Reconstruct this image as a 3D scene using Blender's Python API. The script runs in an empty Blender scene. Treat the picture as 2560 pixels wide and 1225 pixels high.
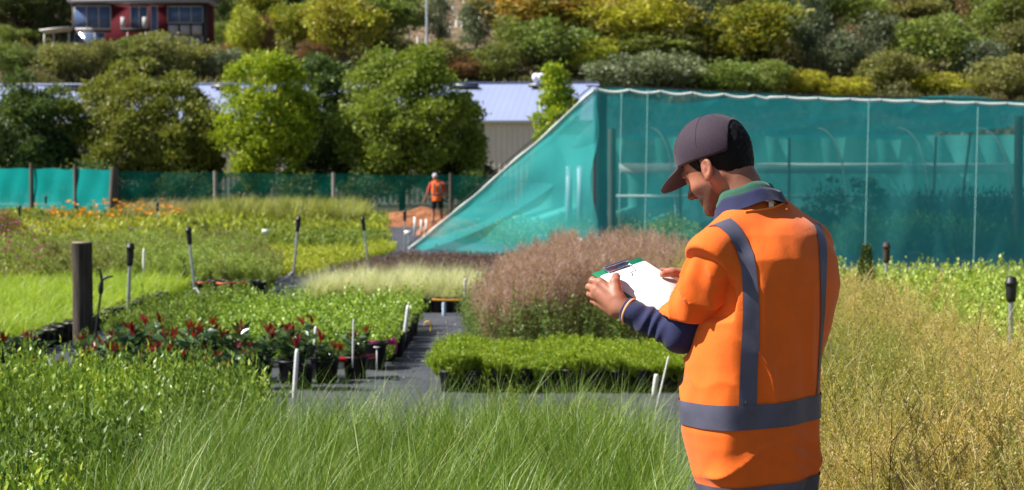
import bpy, math, random
import numpy as np
from mathutils import Vector
from mathutils.bvhtree import BVHTree

# ------------------------------------------------------------------ camera
CAMH = 1.52
FPX = 4270.0
TH = math.atan(162.5 / FPX)
CT, ST = math.cos(TH), math.sin(TH)

def ray(px, py):
    u = (px - 1280.0) / FPX; v = (612.5 - py) / FPX
    return np.array([u, CT + v * ST, -ST + v * CT])

def P(px, py, Y):                       # point of the view ray at distance Y
    d = ray(px, py)
    return np.array([0, 0, CAMH]) + d * (Y / d[1])

def G(px, py, z=0.0):                   # point of the view ray at height z
    d = ray(px, py)
    t = (z - CAMH) / d[2]
    return np.array([0, 0, CAMH]) + d * t

def PXL(X, Y, Z):                       # pixel of a world point
    z = Z - CAMH
    dep = Y * CT - z * ST
    return 1280 + FPX * X / dep, 612.5 - FPX * (Y * ST + z * CT) / dep

scene = bpy.context.scene
COL = scene.collection

# ------------------------------------------------------------------ objects
def tag(o, label=None, cat=None, group=None, kind=None):
    if label: o['label'] = label
    if cat: o['category'] = cat
    if group: o['group'] = group
    if kind: o['kind'] = kind
    return o

def empty(name, loc=(0, 0, 0), rz=0.0):
    o = bpy.data.objects.new(name, None)
    o.location = tuple(float(x) for x in loc); o.rotation_euler = (0, 0, rz)
    o.empty_display_size = 0.1
    COL.objects.link(o)
    return o

def mesh_np(name, V, F, mat=None, smooth=False, attr=None):
    """V (n,3) array, F (m,k) int array or list of such arrays (k = 3 or 4)"""
    if not (isinstance(F, list) and isinstance(F[0], np.ndarray)): F = [np.asarray(F)]
    F = [np.asarray(f, dtype=np.int32) for f in F if len(f)]
    me = bpy.data.meshes.new(name)
    V = np.asarray(V, dtype=np.float32)
    me.vertices.add(len(V)); me.vertices.foreach_set('co', V.ravel())
    nl = sum(f.size for f in F); npoly = sum(len(f) for f in F)
    me.loops.add(nl); me.loops.foreach_set('vertex_index', np.concatenate([f.ravel() for f in F]))
    starts = []; tot = []; s = 0
    for f in F:
        k = f.shape[1]
        starts.append(s + np.arange(len(f), dtype=np.int32) * k); tot.append(np.full(len(f), k, np.int32)); s += f.size
    me.polygons.add(npoly)
    me.polygons.foreach_set('loop_start', np.concatenate(starts).astype(np.int32))
    me.polygons.foreach_set('loop_total', np.concatenate(tot))
    me.update(calc_edges=True)
    if smooth: me.polygons.foreach_set('use_smooth', np.ones(npoly, bool))
    if attr is not None:
        for an, av in attr.items():
            a = me.attributes.new(an, 'FLOAT', 'POINT'); a.data.foreach_set('value', np.asarray(av, np.float32))
    if mat: me.materials.append(mat)
    me.validate()
    return me

def obj(name, me, parent=None, loc=None, rz=None):
    o = bpy.data.objects.new(name, me); COL.objects.link(o)
    if parent is not None: o.parent = parent
    if loc is not None: o.location = tuple(float(x) for x in loc)
    if rz is not None: o.rotation_euler = (0, 0, rz)
    return o

class MB:
    """collects simple solids into one mesh"""
    def __init__(s): s.V = []; s.F3 = []; s.F4 = []; s.n = 0
    def add(s, V, F):
        V = np.asarray(V, float); F = np.asarray(F, int)
        (s.F4 if F.shape[1] == 4 else s.F3).append(F + s.n)
        s.V.append(V); s.n += len(V)
    def box(s, c, size, rz=0.0, M=None):
        c = np.asarray(c, float); h = np.asarray(size, float) / 2
        v = np.array([[x, y, z] for x in (-1, 1) for y in (-1, 1) for z in (-1, 1)]) * h
        if M is not None: v = v @ np.asarray(M).T
        cr, sr = math.cos(rz), math.sin(rz)
        v = v @ np.array([[cr, -sr, 0], [sr, cr, 0], [0, 0, 1]]).T + c
        s.add(v, [[0, 1, 3, 2], [4, 6, 7, 5], [0, 4, 5, 1], [2, 3, 7, 6], [0, 2, 6, 4], [1, 5, 7, 3]])
        return s
    def tube(s, pts, rad, n=8, cap=True, flat=1.0):
        pts = np.asarray(pts, float); m = len(pts)
        rad = np.full(m, rad) if np.isscalar(rad) else np.asarray(rad, float)
        T = np.gradient(pts, axis=0); T /= np.linalg.norm(T, axis=1)[:, None] + 1e-12
        ref = np.array([0, 0, 1.0]) if abs(T[0][2]) < 0.9 else np.array([1.0, 0, 0])
        V = []
        A = None
        for i in range(m):
            a = ref - T[i] * ref.dot(T[i]) if A is None else A - T[i] * A.dot(T[i])
            a /= np.linalg.norm(a) + 1e-12; A = a
            b = np.cross(T[i], a)
            for k in range(n):
                t = 2 * math.pi * k / n
                V.append(pts[i] + rad[i] * (a * math.cos(t) * flat + b * math.sin(t)))
        F = [[i * n + k, i * n + (k + 1) % n, (i + 1) * n + (k + 1) % n, (i + 1) * n + k] for i in range(m - 1) for k in range(n)]
        base = s.n
        s.add(V, F)
        if cap:
            for i, fl in ((0, True), (m - 1, False)):
                V2 = np.vstack([[V[i * n + k] for k in range(n)], [pts[i]]])
                F2 = [[n, (k + 1) % n, k] if fl else [n, k, (k + 1) % n] for k in range(n)]
                s.add(V2, F2)
        return s
    def lathe(s, prof, c=(0, 0, 0), n=20):
        """prof list of (r,z)"""
        c = np.asarray(c, float); V = []; m = len(prof)
        for r, z in prof:
            for k in range(n):
                t = 2 * math.pi * k / n
                V.append(c + np.array([r * math.cos(t), r * math.sin(t), z]))
        F = [[i * n + k, i * n + (k + 1) % n, (i + 1) * n + (k + 1) % n, (i + 1) * n + k] for i in range(m - 1) for k in range(n)]
        s.add(V, F); return s
    def mesh(s, name, mat, smooth=False):
        return mesh_np(name, np.vstack(s.V), ([np.vstack(s.F4)] if s.F4 else []) + ([np.vstack(s.F3)] if s.F3 else []), mat, smooth)
    def build(s, name, mat, parent=None, smooth=False, loc=None, rz=None):
        return obj(name, s.mesh(name, mat, smooth), parent, loc, rz)

# ------------------------------------------------------------------ materials
def newmat(name):
    m = bpy.data.materials.new(name); m.use_nodes = True
    nt = m.node_tree; nt.nodes.clear()
    return m, nt

def N(nt, t, **kw):
    n = nt.nodes.new(t)
    for k, v in kw.items():
        if k.startswith('i_'):
            key = k[2:]
            n.inputs[int(key) if key.isdigit() else key.replace('_', ' ')].default_value = v
        else: setattr(n, k, v)
    return n

def ramp(nt, fac, stops):
    r = N(nt, 'ShaderNodeValToRGB')
    el = r.color_ramp.elements
    while len(el) < len(stops): el.new(0.5)
    for e, (p, c) in zip(el, stops):
        e.position = p; e.color = (*c, 1)
    nt.links.new(fac, r.inputs[0]); return r.outputs[0]

def mix(nt, a, b, f, mode='MIX'):
    m = N(nt, 'ShaderNodeMix', data_type='RGBA', blend_type=mode)
    for sock, v in ((m.inputs[0], f), (m.inputs[6], a), (m.inputs[7], b)):
        if hasattr(v, 'links'): nt.links.new(v, sock)
        elif isinstance(v, (tuple, list)): sock.default_value = (*v[:3], 1)
        else: sock.default_value = v
    return m.outputs[2]

def noise(nt, scale, detail=3, rough=0.55, coord='Object', dim=None):
    tc = N(nt, 'ShaderNodeTexCoord'); n = N(nt, 'ShaderNodeTexNoise')
    n.inputs['Scale'].default_value = scale; n.inputs['Detail'].default_value = detail; n.inputs['Roughness'].default_value = rough
    if dim is not None:
        mp = N(nt, 'ShaderNodeMapping'); mp.inputs['Scale'].default_value = dim
        nt.links.new(tc.outputs[coord], mp.inputs[0]); nt.links.new(mp.outputs[0], n.inputs[0])
    else: nt.links.new(tc.outputs[coord], n.inputs[0])
    return n.outputs[0]

def bump(nt, h, strength=0.3, dist=0.01):
    b = N(nt, 'ShaderNodeBump'); b.inputs['Strength'].default_value = strength; b.inputs['Distance'].default_value = dist
    nt.links.new(h, b.inputs['Height']); return b.outputs[0]

def pbr(name, col, rough=0.6, metal=0.0, spec=0.5, var=0.0, scale=8.0, bumpv=0.0, bscale=40.0, bdist=0.004, col2=None, sheen=0.0, coat=0.0, dim=None):
    m, nt = newmat(name)
    p = N(nt, 'ShaderNodeBsdfPrincipled'); o = N(nt, 'ShaderNodeOutputMaterial')
    nt.links.new(p.outputs[0], o.inputs[0])
    p.inputs['Base Color'].default_value = (*col, 1); p.inputs['Roughness'].default_value = rough
    p.inputs['Metallic'].default_value = metal; p.inputs['Specular IOR Level'].default_value = spec
    if sheen: p.inputs['Sheen Weight'].default_value = sheen
    if coat: p.inputs['Coat Weight'].default_value = coat
    if var or col2:
        nf = noise(nt, scale, 4, dim=dim)
        c2 = col2 if col2 else tuple(c * (1 - var) for c in col)
        c1 = col if col2 else tuple(min(1, c * (1 + var)) for c in col)
        c = ramp(nt, nf, [(0.32, c1), (0.68, c2)])
        nt.links.new(c, p.inputs['Base Color'])
    if bumpv: nt.links.new(bump(nt, noise(nt, bscale, 4, dim=dim), bumpv, bdist), p.inputs['Normal'])
    return m

def leafmat(name, stops, rough=0.5, trans=0.35, objvar=0.12, spec=0.35, tcol=None, patch=None):
    """each leaf its own tone (Random Per Island), a shift per plant, thin leaves let light through"""
    m, nt = newmat(name)
    g = N(nt, 'ShaderNodeNewGeometry'); oi = N(nt, 'ShaderNodeObjectInfo')
    c = ramp(nt, g.outputs['Random Per Island'], stops)
    hs = N(nt, 'ShaderNodeHueSaturation')
    mr = N(nt, 'ShaderNodeMapRange'); mr.inputs[3].default_value = 1 - objvar * 1.6; mr.inputs[4].default_value = 1 + objvar * 1.6
    nt.links.new(oi.outputs['Random'], mr.inputs[0]); nt.links.new(mr.outputs[0], hs.inputs['Value'])
    mr2 = N(nt, 'ShaderNodeMapRange'); mr2.inputs[3].default_value = 0.5 - objvar * 0.12; mr2.inputs[4].default_value = 0.5 + objvar * 0.12
    ml = N(nt, 'ShaderNodeMath', operation='FRACT'); mm = N(nt, 'ShaderNodeMath', operation='MULTIPLY'); mm.inputs[1].default_value = 7.31
    nt.links.new(oi.outputs['Random'], mm.inputs[0]); nt.links.new(mm.outputs[0], ml.inputs[0])
    nt.links.new(ml.outputs[0], mr2.inputs[0]); nt.links.new(mr2.outputs[0], hs.inputs['Hue'])
    if patch:
        nf = noise(nt, patch[0], 3)
        pf = ramp(nt, nf, [(0.40, (0, 0, 0)), (0.62, (1, 1, 1))])
        c = mix(nt, c, patch[1], pf) if len(patch) < 3 else mix(nt, c, mix(nt, c, patch[1], patch[2]), pf)
    nt.links.new(c, hs.inputs['Color']); c = hs.outputs[0]
    p = N(nt, 'ShaderNodeBsdfPrincipled'); p.inputs['Roughness'].default_value = rough; p.inputs['Specular IOR Level'].default_value = spec
    nt.links.new(c, p.inputs['Base Color'])
    t = N(nt, 'ShaderNodeBsdfTranslucent')
    tc = mix(nt, c, tcol or (1.0, 1.0, 0.35), 1.0, 'MULTIPLY'); tg = N(nt, 'ShaderNodeGamma'); tg.inputs[1].default_value = 0.85
    nt.links.new(tc, tg.inputs[0]); nt.links.new(tg.outputs[0], t.inputs[0])
    ms = N(nt, 'ShaderNodeMixShader'); ms.inputs[0].default_value = trans
    nt.links.new(p.outputs[0], ms.inputs[1]); nt.links.new(t.outputs[0], ms.inputs[2])
    o = N(nt, 'ShaderNodeOutputMaterial'); nt.links.new(ms.outputs[0], o.inputs[0])
    return m

# ------------------------------------------------------------------ implicit surfaces
def nrm(v): v = np.asarray(v, float); return v / np.linalg.norm(v)

def s_cap(p, a, b, ra, rb):
    a = np.asarray(a, float); b = np.asarray(b, float); ab = b - a
    t = np.clip(((p - a) @ ab) / max(ab @ ab, 1e-12), 0, 1)
    return np.linalg.norm(p - a - t[:, None] * ab, axis=1) - (ra + t * (rb - ra))

def s_ell(p, c, r, R=None):
    q = p - np.asarray(c, float)
    if R is not None: q = q @ np.asarray(R, float)     # R columns = axes
    r = np.asarray(r, float)
    k0 = np.linalg.norm(q / r, axis=1); k1 = np.linalg.norm(q / (r * r), axis=1) + 1e-9
    return k0 * (k0 - 1) / k1

def smin(a, b, k):
    h = np.clip(0.5 + 0.5 * (b - a) / k, 0, 1)
    return b + (a - b) * h - k * h * (1 - h)

def smax(a, b, k): return -smin(-a, -b, k)

_rs = np.random.RandomState(5)
_ND = [(_rs.randn(3), _rs.rand() * 6.28) for _ in range(24)]
def wob(p, freq, o=0):
    """cheap smooth pseudo-noise in about -1..1"""
    s = 0
    for i in range(4):
        d, ph = _ND[(o * 4 + i) % 24]
        d2, ph2 = _ND[(o * 4 + i + 7) % 24]
        s = s + np.sin((p @ d) * freq + ph + 1.3 * np.sin((p @ d2) * freq * 0.7 + ph2))
    return s / 2.6

def iso(f, lo, hi, h, B=8):
    """naive surface nets of f=0, evaluated only near the surface; returns V, F(quads)"""
    lo = np.asarray(lo, float); hi = np.asarray(hi, float)
    n = (np.ceil((hi - lo) / h / B).astype(int)) * B
    nb = n // B
    W = np.full(tuple(n), 1.0, np.float32)
    bi = np.stack(np.meshgrid(*[np.arange(k) for k in nb], indexing='ij'), -1).reshape(-1, 3)
    cen = lo + (bi * B + B / 2) * h
    dc = f(cen)
    act = np.abs(dc) < B * h * 0.95 + 0.010
    off = np.stack(np.meshgrid(*[np.arange(B)] * 3, indexing='ij'), -1).reshape(-1, 3)
    for b in bi[(~act) & (dc < 0)]:
        W[b[0]*B:(b[0]+1)*B, b[1]*B:(b[1]+1)*B, b[2]*B:(b[2]+1)*B] = -1
    ab = bi[act]
    for i in range(0, len(ab), 400):
        ch = ab[i:i + 400]
        idx = (ch[:, None, :] * B + off[None]).reshape(-1, 3)
        d = f(lo + idx * h)
        W[idx[:, 0], idx[:, 1], idx[:, 2]] = d
    S = W < 0
    c = np.zeros(tuple(n - 1), np.int8)
    for dx in (0, 1):
        for dy in (0, 1):
            for dz in (0, 1):
                c += S[dx:n[0]-1+dx, dy:n[1]-1+dy, dz:n[2]-1+dz]
    cells = np.argwhere((c > 0) & (c < 8))
    acc = np.zeros((len(cells), 3)); cnt = np.zeros(len(cells))
    cor = [(x, y, z) for x in (0, 1) for y in (0, 1) for z in (0, 1)]
    vals = {q: W[cells[:, 0] + q[0], cells[:, 1] + q[1], cells[:, 2] + q[2]] for q in cor}
    for q in cor:
        for ax in range(3):
            if q[ax] == 0:
                r = list(q); r[ax] = 1; r = tuple(r)
                a, b = vals[q], vals[r]
                m = (a < 0) != (b < 0)
                t = np.where(m, a / np.where(m, a - b, 1), 0)
                pt = np.tile(np.array(q, float), (len(cells), 1)); pt[:, ax] = t
                acc[m] += pt[m]; cnt[m] += 1
    V = lo + (cells + acc / cnt[:, None]) * h
    idm = np.full(tuple(n), -1, np.int32)
    idm[cells[:, 0], cells[:, 1], cells[:, 2]] = np.arange(len(cells))
    Fs = []
    for ax in range(3):
        u, v = (ax + 1) % 3, (ax + 2) % 3
        sl0 = [slice(1, -1)] * 3; sl1 = [slice(1, -1)] * 3
        sl0[ax] = slice(0, n[ax] - 1); sl1[ax] = slice(1, n[ax])
        a = S[tuple(sl0)]; b = S[tuple(sl1)]
        e = np.argwhere(a != b)
        if not len(e): continue
        flip = a[e[:, 0], e[:, 1], e[:, 2]]
        e = e + 1; e[:, ax] -= 1
        def at(du, dv):
            g = e.copy(); g[:, u] -= du; g[:, v] -= dv
            return idm[g[:, 0], g[:, 1], g[:, 2]]
        q = np.stack([at(1, 1), at(0, 1), at(0, 0), at(1, 0)], 1)
        q[~flip] = q[~flip][:, ::-1]
        Fs.append(q[(q >= 0).all(1)])
    return V, np.vstack(Fs)

def biggest(V, F):
    n = len(V); lab = np.arange(n)
    while True:
        m = lab[F].min(1); new = lab.copy()
        for k in range(F.shape[1]): np.minimum.at(new, F[:, k], m)
        new = new[new]
        if (new == lab).all(): break
        lab = new
    k = np.bincount(lab[F[:, 0]]).argmax(); keep = lab[F[:, 0]] == k
    F = F[keep]; used = np.unique(F); mp = np.full(n, -1); mp[used] = np.arange(len(used))
    return V[used], mp[F]

def relax(V, F, it=2, lam=0.5):
    n = len(V)
    for _ in range(it):
        S = np.zeros_like(V); C = np.zeros(n)
        for a, b in ((0, 1), (1, 2), (2, 3), (3, 0)):
            for i, j in ((F[:, a], F[:, b]), (F[:, b], F[:, a])):
                for k in range(3): S[:, k] += np.bincount(i, V[j, k], n)
                C += np.bincount(i, minlength=n)
        V = V + lam * (S / np.maximum(C, 1)[:, None] - V)
    return V
# ------------------------------------------------------------------ the worker with the clipboard
M = {}
def cloth(name, col, rough=0.8, var=0.06, scale=14, bs=0.25, weave=900, sheen=0.15):
    m, nt = newmat(name)
    p = N(nt, 'ShaderNodeBsdfPrincipled'); o = N(nt, 'ShaderNodeOutputMaterial'); nt.links.new(p.outputs[0], o.inputs[0])
    p.inputs['Roughness'].default_value = rough; p.inputs['Specular IOR Level'].default_value = 0.25
    p.inputs['Sheen Weight'].default_value = sheen; p.inputs['Sheen Roughness'].default_value = 0.5
    c = ramp(nt, noise(nt, scale, 5), [(0.3, tuple(c * (1 + var) for c in col)), (0.7, tuple(c * (1 - var * 1.5) for c in col))])
    nt.links.new(c, p.inputs['Base Color'])
    a = noise(nt, weave, 1); b = noise(nt, 22, 4)
    ad = N(nt, 'ShaderNodeMath', operation='MULTIPLY_ADD'); ad.inputs[1].default_value = 5.0
    nt.links.new(b, ad.inputs[0]); nt.links.new(a, ad.inputs[2])
    nt.links.new(bump(nt, ad.outputs[0], bs, 0.0022), p.inputs['Normal'])
    return m
M['vest'] = cloth('orange_vest_fabric', (0.88, 0.148, 0.009), rough=0.75, var=0.05)
M['polo'] = cloth('orange_shirt_fabric', (0.88, 0.140, 0.008), rough=0.8)
M['navy'] = cloth('navy_fabric', (0.014, 0.018, 0.072), var=0.2)
M['greencollar'] = cloth('green_fleece', (0.030, 0.115, 0.075), var=0.2)
M['trouser'] = cloth('dark_trouser_fabric', (0.018, 0.019, 0.022), var=0.2)
M['tape'] = cloth('grey_reflective_tape', (0.105, 0.105, 0.155), rough=0.42, var=0.12, bs=0.12, sheen=0)
M['binding'] = pbr('orange_binding', (0.9, 0.26, 0.04), 0.7)
M['cuffstripe'] = pbr('cuff_stripe', (0.85, 0.40, 0.18), 0.8)
M['boot'] = pbr('boot_leather', (0.03, 0.022, 0.018), 0.6, bumpv=0.3)

def skinmat():
    m, nt = newmat('skin')
    p = N(nt, 'ShaderNodeBsdfPrincipled'); o = N(nt, 'ShaderNodeOutputMaterial'); nt.links.new(p.outputs[0], o.inputs[0])
    c = ramp(nt, noise(nt, 30, 4), [(0.3, (0.43, 0.180, 0.110)), (0.7, (0.34, 0.128, 0.078))])
    # beard stubble: an attribute carried by the mesh
    at = N(nt, 'ShaderNodeAttribute', attribute_name='beard')
    nz = noise(nt, 700, 2)
    mu = N(nt, 'ShaderNodeMath', operation='MULTIPLY'); nt.links.new(at.outputs['Fac'], mu.inputs[0])
    rr = ramp(nt, nz, [(0.35, (0.45, 0.45, 0.45)), (0.6, (.95, .95, .95))]); nt.links.new(rr, mu.inputs[1])
    c = mix(nt, c, (0.030, 0.016, 0.012), mu.outputs[0])
    nt.links.new(c, p.inputs['Base Color'])
    p.inputs['Roughness'].default_value = 0.5; p.inputs['Specular IOR Level'].default_value = 0.4
    p.inputs['Subsurface Weight'].default_value = 0.12; p.inputs['Subsurface Radius'].default_value = (0.02, 0.007, 0.004); p.inputs['Subsurface Scale'].default_value = 0.25
    nt.links.new(bump(nt, noise(nt, 260, 3), 0.25, 0.0008), p.inputs['Normal'])
    return m
M['skin'] = skinmat()

def capmat():
    m, nt = newmat('cap_fabric')
    p = N(nt, 'ShaderNodeBsdfPrincipled'); o = N(nt, 'ShaderNodeOutputMaterial'); nt.links.new(p.outputs[0], o.inputs[0])
    p.inputs['Base Color'].default_value = (0.058, 0.045, 0.064, 1); p.inputs['Roughness'].default_value = 0.75
    p.inputs['Specular IOR Level'].default_value = 0.2; p.inputs['Sheen Weight'].default_value = 0.15
    tc = N(nt, 'ShaderNodeTexCoord'); v = N(nt, 'ShaderNodeTexVoronoi'); v.inputs['Scale'].default_value = 420
    nt.links.new(tc.outputs['Object'], v.inputs[0])
    c = ramp(nt, v.outputs['Distance'], [(0.1, (0.016, 0.009, 0.017)), (0.6, (0.046, 0.028, 0.047))])
    nt.links.new(c, p.inputs['Base Color'])
    nt.links.new(bump(nt, v.outputs['Distance'], 0.25, 0.0006), p.inputs['Normal'])
    return m
M['cap'] = capmat()
M['capdark'] = pbr('cap_edge', (0.012, 0.01, 0.013), 0.7)
M['hair'] = pbr('black_hair', (0.004, 0.0035, 0.0035), 0.6, spec=.18, var=0.3, scale=120, bumpv=0.9, bscale=350, bdist=0.003)

# --- frames
C0 = np.array([0.665, 4.45, 0.0])
FD = nrm([-0.626, 0.78, 0]); RD = nrm([0.78, 0.626, 0]); ZD = np.array([0, 0, 1.0])
def L(a, b, z): return C0 + FD * a + RD * b + ZD * z
PIT = math.radians(29)
HF0 = nrm([-0.80, 0.60, 0]); HL = nrm([-0.60, -0.80, 0])
HF = HF0 * math.cos(PIT) - ZD * math.sin(PIT)
HU = ZD * math.cos(PIT) + HF0 * math.sin(PIT)
RH = np.stack([HF, HL, HU], 1)                    # columns
ear_w = P(1768, 423, 4.46)
HO = ear_w - RH @ np.array([-0.005, 0.078, -0.012])
PIC = math.radians(14)
RCP = np.stack([HF0 * math.cos(PIC) - ZD * math.sin(PIC), HL, ZD * math.cos(PIC) + HF0 * math.sin(PIC)], 1)
CO = HO + RH @ np.array([0, 0, .02])
def toC(p): return (p - CO) @ RCP + np.array([0, 0, .02])
def Hc(x, y, z): return CO + RCP @ np.array([x, y, z - .02])
def H(x, y, z): return HO + RH @ np.array([x, y, z])
def toH(p): return (p - HO) @ RH

# --- clipboard frame
NL = P(1480, 683, 4.60)
FR = P(1598, 643, 4.77)
Wv = FR - NL; BW = np.linalg.norm(Wv); Wn = Wv / BW
Ld = np.array([0.75, -0.48, -0.45]); Ld = nrm(Ld - Wn * (Ld @ Wn))
Nn = nrm(np.cross(Wn, Ld))
if Nn[2] < 0: Nn = -Nn
BL = 0.31
def E(t, w=0.0, n=0.0): return NL + Ld * t + Wn * w + Nn * n      # near edge, w across the board, n above it

# joints
SHL = L(0.0, -0.182, 1.335); SHR = L(0.03, 0.148, 1.350)
ELL = P(1702, 838, 4.43); WRL = E(0.135, -0.032, -0.022)
ELR = L(0.19, 0.165, 1.11); WRR = E(0.20, BW + 0.035, -0.02)

def hand_prims(side):
    """list of (a,b,ra,rb) capsules: palm fan, fingers, thumb; side=+1 the near hand, -1 the far one"""
    s = 1 if side > 0 else -1
    w0 = 0.0 if s > 0 else BW
    def Q(t, w, n): return E(t + (0 if s > 0 else 0.055), w0 + s * w, n)
    wr = WRL if s > 0 else WRR
    pr = []
    kn = [Q(0.048, -0.026, 0.004), Q(0.046, -0.030, -0.016), Q(0.052, -0.029, -0.036), Q(0.062, -0.024, -0.054)]
    for i, k in enumerate(kn):
        base = wr + (k - wr) * 0.15 + Nn * (0.010 - 0.008 * i)
        pr.append((base, k, 0.021, 0.0122 - 0.0008 * i))
    pr.append((wr, (kn[1] + kn[2]) / 2, 0.025, 0.016))
    # index finger runs along the board's edge and hooks beneath it
    segs = [
        [kn[0], Q(0.020, -0.020, -0.008), Q(0.006, 0.004, -0.018), Q(0.010, 0.024, -0.020)],
        [kn[1], Q(0.018, -0.022, -0.028), Q(0.008, 0.006, -0.034), Q(0.016, 0.028, -0.026)],
        [kn[2], Q(0.026, -0.020, -0.046), Q(0.020, 0.008, -0.048), Q(0.030, 0.028, -0.034)],
        [kn[3], Q(0.040, -0.015, -0.062), Q(0.036, 0.008, -0.058), Q(0.044, 0.024, -0.044)]]
    rr = [(0.0112, 0.0098, 0.009, 0.0078), (0.0115, 0.0102, 0.0092, 0.008), (0.011, 0.0098, 0.0088, 0.0076), (0.0098, 0.0085, 0.0078, 0.0068)]
    fi = []
    for sg, r in zip(segs, rr):
        fi.append([(sg[i], sg[i + 1], r[i], r[i + 1]) for i in range(3)])
    th = [wr + (kn[0] - wr) * 0.25 + Nn * 0.012, Q(0.082, -0.012, 0.022), Q(0.066, 0.014, 0.022), Q(0.052, 0.038, 0.0135)]
    fi.append([(th[0], th[1], 0.019, 0.0145), (th[1], th[2], 0.0138, 0.0112), (th[2], th[3], 0.0112, 0.0092)])
    return pr, fi

HANDS = [hand_prims(1), hand_prims(-1)]

def torso(p, st, exp_=2.3):
    q = p - C0
    a = q @ FD; b = q @ RD; z = p[:, 2]
    zs = np.array([s[0] for s in st])
    ac, bc, A, B = [np.interp(z, zs, [s[i] for s in st]) for i in (1, 2, 3, 4)]
    k = ((np.abs(a - ac) / A) ** exp_ + (np.abs(b - bc) / B) ** exp_) ** (1 / exp_)
    d = (k - 1) * np.minimum(A, B)
    return np.maximum(d, np.maximum(zs[0] - z, z - zs[-1]))

TST = [(0.60, .02, -.020, .125, .150), (0.70, .020, -.020, .138, .165), (0.84, .024, -.028, .150, .188), (0.94, .026, -.030, .152, .194), (1.05, .020, -.024, .148, .192), (1.15, .004, -.008, .147, .194),
      (1.25, -.008, 0, .146, .198), (1.32, -.006, 0, .136, .192), (1.38, 0.005, 0, .110, .150), (1.43, .025, 0, .080, .100), (1.48, .045, 0, .055, .06)]

def f_head(p):
    q = toH(p)
    q = np.stack([q[:, 0], q[:, 1], np.where(q[:, 2] < 0, q[:, 2] * 1.12, q[:, 2])], 1)
    d = s_ell(q, (-.010, 0, .036), (.097, .078, .092))
    d = smin(d, s_ell(q, (.028, 0, -.025), (.064, .061, .086)), .03)
    for s in (1, -1):
        d = smin(d, s_cap(q, (-.008, s * .056, -.048), (.062, s * .022, -.100), .017, .015), .03)
        d = smin(d, s_ell(q, (.052, s * .038, -.036), (.028, .022, .026)), .02)
    d = smin(d, s_ell(q, (.072, 0, -.104), (.022, .024, .018)), .02)
    d = smin(d, s_cap(q, (.083, -.034, .020), (.083, .034, .020), .012, .012), .015)
    for s in (1, -1):
        d = smax(d, -s_ell(q, (.100, s * .034, -.001), (.016, .018, .012)), .012)
        d = smin(d, s_ell(q, (.0785, s * .032, 0), (.0125, .0135, .0115)), .003)
    d = smin(d, s_cap(q, (.084, 0, .006), (.112, 0, -.034), .009, .0115), .010)
    for s in (1, -1): d = smin(d, s_ell(q, (.101, s * .0125, -.039), (.011, .008, .008)), .006)
    d = smin(d, s_cap(q, (.0835, -.014, -.069), (.0835, .014, -.069), .0055, .0055), .012)
    d = smin(d, s_cap(q, (.0800, -.012, -.079), (.0800, .012, -.079), .0060, .0060), .010)
    # ears
    for s in (1, -1):
        ang = math.radians(14)
        ax = np.array([math.cos(ang), 0, math.sin(ang)]); az = np.array([-math.sin(ang), 0, math.cos(ang)])
        ay = np.array([0, s * 1.0, 0]); tilt = math.radians(4)
        ax2 = ax * math.cos(tilt) - ay * math.sin(tilt); ay2 = ay * math.cos(tilt) + ax * math.sin(tilt)
        Re = np.stack([ax2, ay2, az], 1)
        c = np.array([-.006, s * .080, -.012])
        e = s_ell(q, c, (.018, .0085, .031), Re)
        qq = (q - c) @ Re
        bowl = s_ell(qq, (.002, .009, .002), (.0115, .0085, .021))
        e = smax(e, -bowl, .003)
        e = smin(e, s_ell(qq, (.004, .001, -.002), (.006, .006, .017)), .005)
        e = smin(e, s_ell(qq, (.003, .0, -.027), (.009, .006, .010)), .006)
        d = smin(d, e, .006)
    return d

NECKB = L(0.035, -0.005, 1.42)
def f_body(p):
    d = f_head(p)
    d = smin(d, s_cap(p, H(-.030, 0, -.045), NECKB, .054, .062), .022)
    d = smin(d, s_cap(p, H(.02, 0, -.085), NECKB + FD * .03, .03, .045), .03)
    t = torso(p, [(s[0], s[1], s[2], s[3] - .022, s[4] - .028) for s in TST])
    d = smin(d, t, .03)
    for SH, EL, WR, s in ((SHL, ELL, WRL, 0), (SHR, ELR, WRR, 1)):
        a = s_cap(p, NECKB, SH, .045, .050)
        a = smin(a, s_cap(p, SH, EL, .044, .038), .02)
        a = smin(a, s_cap(p, EL, WR, .038, .0235), .015)
        d = smin(d, a, .03)
        pr, fi = HANDS[s]
        h = None
        for q in pr:
            c = s_cap(p, *q); h = c if h is None else smin(h, c, .008)
        fd = None
        for f in fi:
            c0 = None
            for q in f:
                c = s_cap(p, *q); c0 = c if c0 is None else smin(c0, c, .004)
            fd = c0 if fd is None else np.minimum(fd, c0)
        h = smin(h, fd, .007)
        d = smin(d, h, .012)
    for s in (-1, 1):
        hip = L(.02, s * .07 - .02, .78); kn = L(.03, s * .10, .46); an = L(-.02, s * .11, .08)
        l = smin(s_cap(p, hip, kn, .07, .056), s_cap(p, kn, an, .052, .038), .02)
        l = smin(l, s_cap(p, an, L(.13, s * .12, .045), .036, .028), .02)
        d = smin(d, l, .03)
    return d

def arm_folds(p, SH, EL, amp, fr, o=0):
    ax = nrm(EL - SH); t = (p - SH) @ ax
    rad = p - SH - t[:, None] * ax
    return amp * np.sin(t * fr + 2.2 * wob(p, 14, o) + (rad @ RD) * 38 + (rad @ FD) * 25)

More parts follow.
